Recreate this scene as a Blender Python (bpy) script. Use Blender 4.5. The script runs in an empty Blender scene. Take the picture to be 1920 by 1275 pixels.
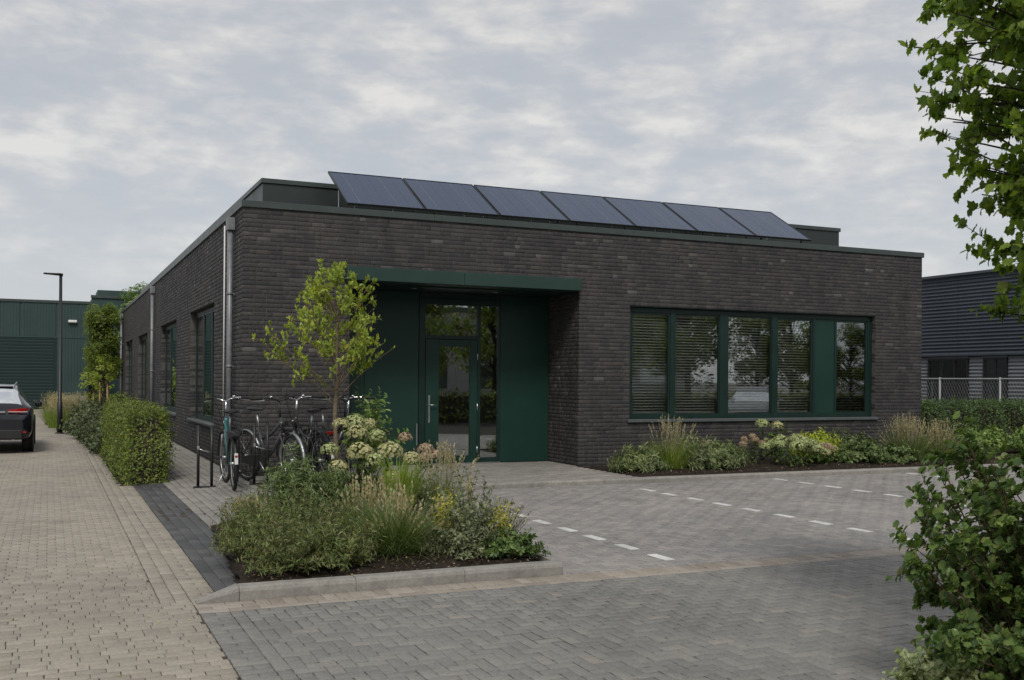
import bpy, math, random
import numpy as np
from mathutils import Matrix, Vector

rng = np.random.default_rng(11)
random.seed(11)
R = math.radians
sc = bpy.context.scene
COL = sc.collection

# ------------------------------------------------------------------ camera
CAM = np.array([-2.7808, -16.5251, 1.55])
YAW = R(24.3352)
cd = bpy.data.cameras.new('camera')
cam = bpy.data.objects.new('camera', cd)
COL.objects.link(cam)
cd.sensor_width = 36.0
cd.lens = 36.0 * 1917.9055 / 1920.0
cd.shift_y = (713.43 - 637.5) / 1920.0
cd.clip_start = 0.05
cd.clip_end = 3000
cam.matrix_world = (Matrix.Translation(Vector(CAM)) @ Matrix.Rotation(-YAW, 4, 'Z')
                    @ Matrix.Rotation(R(90), 4, 'X') @ Matrix.Rotation(R(0.4216), 4, 'Z'))
sc.camera = cam

# ------------------------------------------------------------------ sky and sun
SUN_EL, SUN_AZ = R(48), R(204)          # azimuth clockwise from +Y
w = bpy.data.worlds.new('World')
sc.world = w
w.use_nodes = True
nt = w.node_tree
nt.nodes.clear()
def WN(t, **k):
    n = nt.nodes.new(t)
    for a, b in k.items():
        setattr(n, a, b)
    return n
def wmath(op, a, b=None, c=None):
    n = WN('ShaderNodeMath', operation=op)
    for i, v in enumerate((a, b, c)):
        if v is None:
            continue
        if isinstance(v, (int, float)):
            n.inputs[i].default_value = v
        else:
            nt.links.new(v, n.inputs[i])
    return n.outputs[0]
out = WN('ShaderNodeOutputWorld')
bg = WN('ShaderNodeBackground')
bg.inputs['Strength'].default_value = 0.1
sky = WN('ShaderNodeTexSky', sky_type='NISHITA')
sky.sun_disc = False
sky.sun_elevation = SUN_EL
sky.sun_rotation = SUN_AZ
tc = WN('ShaderNodeTexCoord')
sep = WN('ShaderNodeSeparateXYZ')
nt.links.new(tc.outputs['Generated'], sep.inputs[0])
mp = WN('ShaderNodeMapping')
mp.inputs['Rotation'].default_value = (R(3), R(-4), 0)
mp.inputs['Scale'].default_value = (1.0, 1.0, 2.7)
nt.links.new(tc.outputs['Generated'], mp.inputs[0])
def wnoise(scale, detail, rough, off, dist=0.0):
    m = WN('ShaderNodeVectorMath', operation='ADD')
    m.inputs[1].default_value = off
    nt.links.new(mp.outputs[0], m.inputs[0])
    n = WN('ShaderNodeTexNoise')
    n.inputs['Scale'].default_value = scale
    n.inputs['Detail'].default_value = detail
    n.inputs['Roughness'].default_value = rough
    n.inputs['Distortion'].default_value = dist
    nt.links.new(m.outputs[0], n.inputs['Vector'])
    return n.outputs[0]
n1 = wnoise(6.4, 8, 0.55, (3.1, 7.7, 0), 0.10)
n2 = wnoise(21.0, 7, 0.55, (11.3, 2.2, 4), 0.10)
n3 = wnoise(1.7, 4, 0.5, (1.3, 8.2, 9), 0.0)
cv = wmath('ADD', wmath('ADD', wmath('MULTIPLY', n1, 0.46), wmath('MULTIPLY', n2, 0.38)), wmath('MULTIPLY', n3, 0.16))
ramp = WN('ShaderNodeValToRGB')
nt.links.new(cv, ramp.inputs[0])
el = ramp.color_ramp.elements
el[0].position = 0.37; el[0].color = (0.405, 0.422, 0.448, 1)
el[1].position = 0.61; el[1].color = (0.64, 0.62, 0.592, 1)
for p_, c_ in ((0.455, (0.428, 0.443, 0.466, 1)), (0.495, (0.466, 0.474, 0.487, 1)), (0.54, (0.525, 0.519, 0.510, 1))):
    e = el.new(p_); e.color = c_
# even milky layer toward the horizon (a longer path through the cloud deck)
hz = WN('ShaderNodeMapRange')
hz.inputs['From Min'].default_value = 0.0; hz.inputs['From Max'].default_value = 0.22
hz.inputs['To Min'].default_value = 0.7; hz.inputs['To Max'].default_value = 0.0
nt.links.new(sep.outputs[2], hz.inputs[0])
mxh = WN('ShaderNodeMix', data_type='RGBA')
nt.links.new(hz.outputs[0], mxh.inputs[0])
nt.links.new(ramp.outputs[0], mxh.inputs[6])
mxh.inputs[7].default_value = (0.51, 0.52, 0.54, 1)
sc10 = WN('ShaderNodeVectorMath', operation='SCALE')
sc10.inputs['Scale'].default_value = 9.7
nt.links.new(mxh.outputs[2], sc10.inputs[0])
mx = WN('ShaderNodeMix', data_type='RGBA')
mx.inputs[0].default_value = 0.90
nt.links.new(sky.outputs[0], mx.inputs[6])
nt.links.new(sc10.outputs[0], mx.inputs[7])
nt.links.new(mx.outputs[2], bg.inputs[0])
nt.links.new(bg.outputs[0], out.inputs[0])

sl = bpy.data.lights.new('sun', 'SUN')
sl.energy = 1.5
sl.angle = R(14)
sl.color = (1.0, 0.955, 0.89)
so = bpy.data.objects.new('sun', sl)
COL.objects.link(so)
sdir = Vector((math.sin(SUN_AZ) * math.cos(SUN_EL), math.cos(SUN_AZ) * math.cos(SUN_EL), math.sin(SUN_EL)))
so.rotation_euler = sdir.to_track_quat('Z', 'Y').to_euler()
so.location = (0, -10, 30)

sc.view_settings.view_transform = 'Standard'
sc.view_settings.look = 'None'
sc.view_settings.exposure = 0.36
sc.view_settings.gamma = 1.0
sc.view_settings.use_curve_mapping = False
sc.cycles.max_bounces = 7
sc.cycles.transparent_max_bounces = 16
sc.cycles.use_denoising = True
sc.cycles.caustics_reflective = False
sc.cycles.caustics_refractive = False

# ------------------------------------------------------------------ materials
class NB:
    """small node builder"""
    def __init__(s, name):
        s.m = bpy.data.materials.new(name); s.m.use_nodes = True
        s.t = s.m.node_tree; s.t.nodes.clear()
        s.out = s.n('ShaderNodeOutputMaterial')
        s._tc = None
    def n(s, t, **k):
        n = s.t.nodes.new(t)
        for a, b in k.items(): setattr(n, a, b)
        return n
    def put(s, sock, v):
        if isinstance(v, bpy.types.NodeSocket): s.t.links.new(v, sock)
        elif v is not None:
            if isinstance(v, (tuple, list)) and len(v) == 3 and sock.type == 'RGBA': v = (*v, 1)
            sock.default_value = v
    def math(s, op, a, b=None, c=None):
        n = s.n('ShaderNodeMath', operation=op)
        for i, v in enumerate((a, b, c)):
            if v is not None: s.put(n.inputs[i], v)
        return n.outputs[0]
    def pos(s):
        if s._tc is None: s._tc = s.n('ShaderNodeNewGeometry')
        return s._tc.outputs['Position']
    def rnd(s, k=1.0):
        """one random number per piece: loose island within a mesh, plus one per object"""
        g = s.n('ShaderNodeNewGeometry'); o = s.n('ShaderNodeObjectInfo')
        a = s.math('ADD', g.outputs['Random Per Island'], o.outputs['Random'])
        return s.math('FRACT', s.math('MULTIPLY', s.math('FRACT', a), k))
    def noise(s, scale, detail=4, rough=0.55, vec=None, dist=0.0):
        n = s.n('ShaderNodeTexNoise')
        n.inputs['Scale'].default_value = scale; n.inputs['Detail'].default_value = detail
        n.inputs['Roughness'].default_value = rough; n.inputs['Distortion'].default_value = dist
        s.put(n.inputs['Vector'], vec if vec is not None else s.pos())
        return n.outputs[0]
    def scaled(s, v):
        m = s.n('ShaderNodeVectorMath', operation='MULTIPLY'); s.put(m.inputs[0], s.pos()); m.inputs[1].default_value = v
        return m.outputs[0]
    def ramp(s, f, stops):
        r = s.n('ShaderNodeValToRGB'); s.put(r.inputs[0], f)
        e = r.color_ramp.elements
        e[0].position, e[0].color = stops[0][0], (*stops[0][1], 1)
        e[1].position, e[1].color = stops[-1][0], (*stops[-1][1], 1)
        for p, c in stops[1:-1]:
            q = e.new(p); q.color = (*c, 1)
        return r.outputs[0]
    def mix(s, f, a, b, bt='MIX'):
        m = s.n('ShaderNodeMix', data_type='RGBA', blend_type=bt)
        s.put(m.inputs[0], f); s.put(m.inputs[6], a); s.put(m.inputs[7], b)
        return m.outputs[2]
    def rng(s, v, a, b, c, d):
        m = s.n('ShaderNodeMapRange'); s.put(m.inputs[0], v)
        for i, q in enumerate((a, b, c, d)): m.inputs[i + 1].default_value = q
        return m.outputs[0]
    def bump(s, h, strength=0.3, dist=0.01):
        b = s.n('ShaderNodeBump'); b.inputs['Strength'].default_value = strength; b.inputs['Distance'].default_value = dist
        s.put(b.inputs['Height'], h); return b.outputs[0]
    def pbr(s, col, rough=0.6, metal=0.0, normal=None, spec=0.5, emit=None, coat=0.0):
        p = s.n('ShaderNodeBsdfPrincipled')
        s.put(p.inputs['Base Color'], col); s.put(p.inputs['Roughness'], rough); s.put(p.inputs['Metallic'], metal)
        p.inputs['Specular IOR Level'].default_value = spec; p.inputs['Coat Weight'].default_value = coat
        if normal is not None: s.put(p.inputs['Normal'], normal)
        s.t.links.new(p.outputs[0], s.out.inputs[0]); return s.m

def M_plain(name, col, rough=0.5, metal=0.0, var=0.12, scale=6.0, spec=0.5, coat=0.0, bump=0.0, bscale=60):
    b = NB(name)
    n = b.noise(scale, 5, 0.6)
    c = b.mix(b.rng(n, 0.3, 0.7, 0, 1), tuple(x * (1 - var) for x in col), tuple(min(1, x * (1 + var)) for x in col))
    nr = b.bump(b.noise(bscale, 4), bump, 0.004) if bump else None
    return b.pbr(c, b.rng(n, 0.3, 0.7, max(0, rough - 0.06), min(1, rough + 0.06)), metal, nr, spec, coat=coat)

def M_brick(name):
    b = NB(name)
    r = b.rnd(1.0); r2 = b.rnd(7.31)
    c = b.ramp(r, [(0, (0.0374, 0.0352, 0.0363)), (0.25, (0.0451, 0.0418, 0.0418)), (0.5, (0.0506, 0.0462, 0.0451)),
                   (0.75, (0.0561, 0.0506, 0.0484)), (0.93, (0.0638, 0.0572, 0.0528)), (0.985, (0.0748, 0.0671, 0.0616)), (1, (0.1155, 0.1067, 0.0990))])
    n = b.noise(38, 6, 0.65)
    c = b.mix(1.0, c, b.ramp(n, [(0.25, (0.55, 0.55, 0.57)), (0.5, (1, 1, 1)), (0.78, (1.75, 1.7, 1.62))]), 'MULTIPLY')
    big = b.noise(0.55, 5, 0.6)
    c = b.mix(1.0, c, b.ramp(big, [(0.3, (0.80, 0.82, 0.86)), (0.55, (1, 1, 1)), (0.75, (1.18, 1.12, 1.05))]), 'MULTIPLY')
    sk = b.noise(1.0, 5, 0.6, vec=b.scaled((3.2, 3.2, .28)))          # run-off streaks
    c = b.mix(1.0, c, b.ramp(sk, [(0.32, (0.82, 0.85, 0.89)), (0.5, (1.03, 1.05, 1.08)), (0.72, (1.26, 1.27, 1.28))]), 'MULTIPLY')
    # pale lime bloom
    bl = b.rng(b.noise(3.2, 7, 0.7), 0.62, 0.8, 0, 0.30)
    c = b.mix(bl, c, (0.15, 0.14, 0.135))
    nr = b.bump(b.noise(90, 5, 0.7), 0.55, 0.004)
    return b.pbr(c, b.rng(r2, 0, 1, 0.62, 0.86), 0, nr, 0.35)

def M_paver(name, stops, moss=0.0, rough=(0.6, 0.8), big=(0.82, 1.14)):
    b = NB(name)
    r = b.rnd(1.0)
    c = b.ramp(r, stops)
    n = b.noise(55, 6, 0.7)
    c = b.mix(1.0, c, b.ramp(n, [(0.28, (0.72, 0.72, 0.72)), (0.5, (1, 1, 1)), (0.75, (1.25, 1.24, 1.22))]), 'MULTIPLY')
    bn = b.noise(0.5, 6, 0.6)
    c = b.mix(1.0, c, b.ramp(bn, [(0.3, (big[0],) * 3), (0.7, (big[1], big[1] * 0.985, big[1] * 0.96))]), 'MULTIPLY')
    st = b.rng(b.noise(1.7, 7, 0.68), 0.55, 0.74, 0, 0.42)
    c = b.mix(st, c, (0.085, 0.080, 0.072))
    sp = b.rng(b.noise(9.0, 4, 0.6), 0.70, 0.76, 0, 0.5)
    c = b.mix(sp, c, (0.06, 0.056, 0.05))
    if moss:
        mo = b.rng(b.noise(2.4, 6, 0.7, dist=0.4), 0.60, 0.75, 0, moss)
        c = b.mix(mo, c, (0.06, 0.072, 0.035))
    nr = b.bump(b.noise(140, 5, 0.7), 0.4, 0.003)
    return b.pbr(c, b.rng(bn, 0.3, 0.7, rough[0], rough[1]), 0, nr, 0.35)

def M_leaf(name, dark, mid, light, trans=0.28, rough=0.45, yellow=None, ymin=0.93, spec=0.35):
    b = NB(name)
    r = b.rnd(1.0); r2 = b.rnd(5.77)
    k_ = 1.82
    dark, mid, light = (tuple(min(.6, v * k_) for v in q_) for q_ in (dark, mid, light))
    stops = [(0, dark), (0.5, mid), (1.0, light)]
    if yellow: stops = [(0, dark), (0.5, mid), (ymin - 0.02, light), (1.0, yellow)]
    c = b.ramp(r, stops)
    big = b.noise(1.6, 4, 0.6)
    c = b.mix(1.0, c, b.ramp(big, [(0.3, (0.78, 0.80, 0.85)), (0.7, (1.2, 1.16, 1.0))]), 'MULTIPLY')
    p = b.n('ShaderNodeBsdfPrincipled'); b.put(p.inputs['Base Color'], c); b.put(p.inputs['Roughness'], b.rng(r2, 0, 1, rough - 0.1, rough + 0.15))
    p.inputs['Specular IOR Level'].default_value = spec
    t = b.n('ShaderNodeBsdfTranslucent'); b.put(t.inputs[0], b.mix(1.0, c, (1.25, 1.3, 0.7), 'MULTIPLY'))
    m = b.n('ShaderNodeMixShader'); m.inputs[0].default_value = trans
    b.t.links.new(p.outputs[0], m.inputs[1]); b.t.links.new(t.outputs[0], m.inputs[2]); b.t.links.new(m.outputs[0], b.out.inputs[0])
    return b.m

def M_glass(name, refl=0.16, tint=(0.60, 0.66, 0.64)):
    """thin double-glazed pane: Fresnel mirror over tinted transmission, slightly wavy"""
    b = NB(name)
    nr = b.bump(b.noise(0.9, 2, 0.4), 0.05, 0.02)
    lw = b.n('ShaderNodeFresnel'); lw.inputs['IOR'].default_value = 1.52
    f = b.math('MINIMUM', b.math('ADD', b.math('MULTIPLY', lw.outputs[0], 1.25), refl), 0.95)
    g = b.n('ShaderNodeBsdfGlossy'); g.inputs['Roughness'].default_value = 0.012; g.inputs['Color'].default_value = (0.93, 0.96, 0.97, 1)
    b.put(g.inputs['Normal'], nr)
    t = b.n('ShaderNodeBsdfTransparent'); t.inputs[0].default_value = (*tint, 1)
    m = b.n('ShaderNodeMixShader'); b.put(m.inputs[0], f)
    b.t.links.new(t.outputs[0], m.inputs[1]); b.t.links.new(g.outputs[0], m.inputs[2]); b.t.links.new(m.outputs[0], b.out.inputs[0])
    return b.m

def M_flower(name, a, bcol, c2):
    b = NB(name)
    c = b.ramp(b.rnd(1.0), [(0, a), (0.55, bcol), (1, c2)])
    return b.pbr(c, 0.7, 0, None, 0.2)

def M_concrete(name, col, var=0.22):
    b = NB(name)
    n = b.noise(7, 8, 0.68); n2 = b.noise(60, 5, 0.7); r = b.rnd(1.0)
    c = b.mix(b.rng(n, 0.3, 0.72, 0, 1), tuple(x * (1 - var) for x in col), tuple(x * (1 + var) for x in col))
    c = b.mix(1.0, c, b.ramp(n2, [(0.3, (0.8, 0.8, 0.8)), (0.7, (1.15, 1.15, 1.15))]), 'MULTIPLY')
    c = b.mix(1.0, c, b.ramp(r, [(0, (0.85, 0.85, 0.86)), (1, (1.1, 1.09, 1.07))]), 'MULTIPLY')
    st = b.rng(b.noise(2.1, 7, 0.7, dist=0.5), 0.55, 0.78, 0, 0.5)
    c = b.mix(st, c, (0.07, 0.064, 0.052))
    return b.pbr(c, 0.8, 0, b.bump(n2, 0.5, 0.004), 0.3)

def M_paint():
    b = NB('worn white road marking')
    n = b.noise(22, 7, 0.72); g = b.noise(2.0, 3, 0.5)
    c = b.mix(b.rng(n, 0.56, 0.70, 0, 0.75), b.mix(b.rng(g, 0.35, 0.65, 0, 1), (0.50, 0.50, 0.48), (0.70, 0.70, 0.68)), (0.20, 0.195, 0.185))
    return b.pbr(c, 0.65, 0, b.bump(n, 0.3, 0.002), 0.3)
MAT = dict(
    brick=M_brick('dark clinker brick'),
    mortar=M_plain('grey mortar', (0.105, 0.100, 0.095), 0.9, var=0.3, scale=18, spec=0.2, bump=0.4),
    fascia=M_plain('grey green roof trim', (0.045, 0.060, 0.056), 0.42, var=0.14, scale=3),
    dkgreen=M_plain('dark green coated panel', (0.0098, 0.038, 0.029), 0.46, var=0.13, scale=1.1, spec=0.35),
    frame=M_plain('dark green window frame', (0.0062, 0.0235, 0.019), 0.42, var=0.12, scale=4, spec=0.4),
    canopy=M_plain('green canopy sheet', (0.017, 0.045, 0.036), 0.42, var=0.08, scale=2),
    roofing=M_plain('bitumen roofing', (0.035, 0.037, 0.038), 0.85, var=0.2),
    upstand=M_plain('roof upstand sheet', (0.024, 0.032, 0.031), 0.45, var=0.12, scale=1.5),
    zinc=M_plain('zinc downpipe', (0.21, 0.22, 0.23), 0.45, 0.25, var=0.2, scale=9),
    sill=M_plain('grey sill', (0.085, 0.10, 0.10), 0.5, var=0.12),
    steel=M_plain('brushed steel', (0.55, 0.56, 0.56), 0.3, 0.9, var=0.08),
    blackmetal=M_plain('black coated steel', (0.014, 0.015, 0.016), 0.45, var=0.25),
    blackplastic=M_plain('black plastic', (0.016, 0.016, 0.017), 0.55, var=0.2),
    rubber=M_plain('tyre rubber', (0.018, 0.018, 0.018), 0.8, var=0.25, scale=25),
    leather=M_plain('saddle leather', (0.022, 0.022, 0.024), 0.5, var=0.25, scale=20),
    chrome=M_plain('chrome', (0.62, 0.63, 0.64), 0.18, 1.0, var=0.08),
    alu=M_plain('aluminium', (0.50, 0.51, 0.52), 0.38, 0.9, var=0.1),
    teal=M_plain('teal bicycle paint', (0.012, 0.10, 0.095), 0.3, var=0.15, coat=0.4),
    bikeblack=M_plain('black bicycle paint', (0.013, 0.014, 0.016), 0.3, var=0.2, coat=0.4),
    bikegrey=M_plain('graphite bicycle paint', (0.040, 0.043, 0.048), 0.3, var=0.2, coat=0.4),
    red=M_plain('red lamp lens', (0.32, 0.008, 0.008), 0.2, var=0.2, scale=40, coat=0.5),
    white=M_plain('white plastic', (0.72, 0.72, 0.70), 0.5, var=0.06),
    blind=M_plain('cream blind slat', (0.88, 0.87, 0.82), 0.45, var=0.06),
    pane=M_glass('window pane', 0.095, (0.97, 0.985, 0.975)),
    doorpane=M_glass('door pane', 0.25, (0.86, 0.89, 0.87)),
    room=M_plain('office wall paint', (0.5, 0.48, 0.45), 0.8, var=0.05),
    roomfloor=M_plain('office carpet', (0.06, 0.06, 0.065), 0.9, var=0.15),
    curtain=M_plain('dark curtain cloth', (0.03, 0.032, 0.035), 0.85, var=0.2),
    soil=M_plain('garden soil', (0.028, 0.021, 0.016), 0.95, var=0.5, scale=14, spec=0.15, bump=1.0, bscale=45),
    joint=M_plain('sandy paving joint', (0.068, 0.060, 0.048), 0.95, var=0.4, scale=9, spec=0.15, bump=0.6),
    ground=M_plain('distant grey ground', (0.15, 0.145, 0.135), 0.9, var=0.2, scale=0.6, spec=0.2),
    drive=M_paver('sand grey driveway paver', [(0, (0.277, 0.250, 0.211)), (0.35, (0.307, 0.277, 0.234)), (0.7, (0.325, 0.294, 0.248)), (0.93, (0.352, 0.319, 0.269)), (1, (0.265, 0.239, 0.198))], moss=0.35),
    herring=M_paver('blue grey herringbone paver', [(0, (0.184, 0.184, 0.177)), (0.4, (0.201, 0.199, 0.189)), (0.75, (0.218, 0.214, 0.202)), (0.97, (0.236, 0.229, 0.213)), (1, (0.262, 0.242, 0.214))], moss=0.12),
    bay=M_paver('warm grey parking bay paver', [(0, (0.228, 0.221, 0.216)), (0.4, (0.257, 0.248, 0.242)), (0.75, (0.283, 0.271, 0.262)), (1, (0.316, 0.291, 0.274))], moss=0.08),
    beige=M_paver('beige band paver', [(0, (0.253, 0.218, 0.184)), (0.5, (0.308, 0.270, 0.230)), (1, (0.356, 0.316, 0.276))], moss=0.1),
    slate=M_paver('dark slate strip paver', [(0, (0.063, 0.066, 0.069)), (0.5, (0.083, 0.085, 0.090)), (1, (0.106, 0.107, 0.109))], moss=0.1),
    plaza=M_paver('pale plaza paver', [(0, (0.227, 0.215, 0.198)), (0.5, (0.267, 0.254, 0.234)), (1, (0.312, 0.294, 0.273))], moss=0.15),
    kerb=M_concrete('kerb concrete', (0.28, 0.268, 0.245)),
    paint=M_paint(),
    bark=M_plain('young bark', (0.165, 0.130, 0.088), 0.85, var=0.4, scale=30, spec=0.2, bump=0.6),
    bark_dark=M_plain('dark bark', (0.05, 0.042, 0.033), 0.85, var=0.4, scale=30, spec=0.2, bump=0.6),
    stem=M_plain('green stem', (0.075, 0.085, 0.035), 0.7, var=0.3, scale=15, spec=0.25),
    twig=M_plain('red brown twig', (0.07, 0.042, 0.028), 0.75, var=0.3, scale=20, spec=0.25),
    wood=M_plain('stake wood', (0.34, 0.23, 0.12), 0.8, var=0.25),
)
MAT.update(
    l_tree=M_leaf('overhanging tree leaf', (0.056, 0.096, 0.018), (0.100, 0.155, 0.028), (0.16, 0.22, 0.038), 0.55, yellow=(0.22, 0.27, 0.05)),
    l_shrub=M_leaf('near shrub leaf', (0.033, 0.060, 0.019), (0.062, 0.102, 0.030), (0.105, 0.155, 0.042), 0.34, 0.40, yellow=(0.19, 0.19, 0.08)),
    l_vari=M_leaf('pale variegated leaf', (0.15, 0.19, 0.09), (0.24, 0.28, 0.15), (0.36, 0.38, 0.22), 0.3),
    l_young=M_leaf('young tree leaf', (0.105, 0.150, 0.024), (0.185, 0.235, 0.038), (0.275, 0.315, 0.062), 0.42, yellow=(0.40, 0.34, 0.06), ymin=0.9),
    l_sap=M_leaf('sapling leaf', (0.065, 0.11, 0.03), (0.11, 0.165, 0.045), (0.16, 0.22, 0.07), 0.32),
    l_hedge=M_leaf('hedge leaf', (0.042, 0.064, 0.014), (0.080, 0.112, 0.022), (0.14, 0.17, 0.035), 0.25, yellow=(0.21, 0.20, 0.05)),
    l_hedge2=M_leaf('dark hedge leaf', (0.024, 0.044, 0.016), (0.044, 0.076, 0.026), (0.080, 0.118, 0.036), 0.22),
    l_laurel=M_leaf('yew green leaf', (0.035, 0.05, 0.024), (0.056, 0.076, 0.036), (0.088, 0.11, 0.05), 0.2, yellow=(0.16, 0.075, 0.05), ymin=0.97),
    l_feather=M_leaf('feathery perennial leaf', (0.045, 0.066, 0.024), (0.085, 0.112, 0.040), (0.145, 0.165, 0.066), 0.32, yellow=(0.27, 0.22, 0.12), ymin=0.86),
    l_fern=M_leaf('dark fern leaf', (0.040, 0.066, 0.026), (0.078, 0.112, 0.042), (0.12, 0.155, 0.06), 0.26),
    l_silver=M_leaf('silver green leaf', (0.055, 0.070, 0.038), (0.098, 0.116, 0.064), (0.17, 0.185, 0.11), 0.25),
    l_hyd=M_leaf('hydrangea leaf', (0.034, 0.062, 0.020), (0.062, 0.100, 0.030), (0.10, 0.145, 0.042), 0.25),
    l_lime=M_leaf('lime fern leaf', (0.13, 0.17, 0.015), (0.21, 0.25, 0.025), (0.30, 0.33, 0.05), 0.35),
    l_yellow=M_leaf('yellow spike leaf', (0.20, 0.19, 0.03), (0.30, 0.28, 0.045), (0.40, 0.36, 0.08), 0.35),
    l_bg=M_leaf('background tree leaf', (0.050, 0.076, 0.018), (0.092, 0.128, 0.028), (0.16, 0.195, 0.042), 0.46),
    g_green=M_leaf('grass blade', (0.045, 0.072, 0.022), (0.078, 0.112, 0.035), (0.13, 0.165, 0.06), 0.28),
    g_bright=M_leaf('bright grass blade', (0.075, 0.12, 0.018), (0.125, 0.18, 0.028), (0.19, 0.24, 0.05), 0.35),
    g_dry=M_leaf('dry seed head', (0.15, 0.125, 0.075), (0.25, 0.215, 0.14), (0.36, 0.32, 0.22), 0.35, 0.7),
    g_pale=M_leaf('pale variegated blade', (0.050, 0.072, 0.026), (0.088, 0.118, 0.045), (0.19, 0.21, 0.11), 0.3),
    f_lime=M_flower('lime hydrangea floret', (0.20, 0.25, 0.09), (0.33, 0.38, 0.16), (0.46, 0.48, 0.25)),
    f_cream=M_flower('cream hydrangea floret', (0.25, 0.25, 0.10), (0.38, 0.37, 0.18), (0.50, 0.47, 0.27)),
    f_pink=M_flower('faded hydrangea floret', (0.24, 0.16, 0.10), (0.37, 0.27, 0.18), (0.46, 0.36, 0.25)),
    litter=M_leaf('fallen leaf', (0.12, 0.09, 0.03), (0.24, 0.20, 0.05), (0.38, 0.33, 0.09), 0.1),
    chips=M_leaf('bark chip', (0.03, 0.022, 0.015), (0.065, 0.048, 0.032), (0.12, 0.095, 0.065), 0.0, 0.8),
)

# ------------------------------------------------------------------ mesh helpers
def link(name, me, mat=None, parent=None):
    o = bpy.data.objects.new(name, me)
    COL.objects.link(o)
    if mat is not None and me is not None and len(me.materials) == 0:
        me.materials.append(MAT[mat] if isinstance(mat, str) else mat)
    if parent is not None: o.parent = parent
    return o
def tag(o, label=None, cat=None, group=None, kind=None):
    if label: o['label'] = label
    if cat: o['category'] = cat
    if group: o['group'] = group
    if kind: o['kind'] = kind
    return o
def empty(name, loc=(0, 0, 0), rz=0.0):
    o = bpy.data.objects.new(name, None)
    COL.objects.link(o)
    o.location = loc; o.rotation_euler = (0, 0, rz)
    o.empty_display_size = 0.1
    return o
def fastmesh(name, V, F, smooth=False):
    """V (n,3), F (m,k) with constant k"""
    V = np.asarray(V, np.float32); F = np.asarray(F, np.int32)
    me = bpy.data.meshes.new(name)
    m, k = F.shape
    me.vertices.add(len(V)); me.vertices.foreach_set('co', V.ravel())
    me.loops.add(m * k); me.loops.foreach_set('vertex_index', F.ravel())
    me.polygons.add(m)
    me.polygons.foreach_set('loop_start', np.arange(0, m * k, k, dtype=np.int32))
    me.polygons.foreach_set('loop_total', np.full(m, k, np.int32))
    if smooth: me.polygons.foreach_set('use_smooth', np.ones(m, bool))
    me.update(calc_edges=True)
    return me
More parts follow.
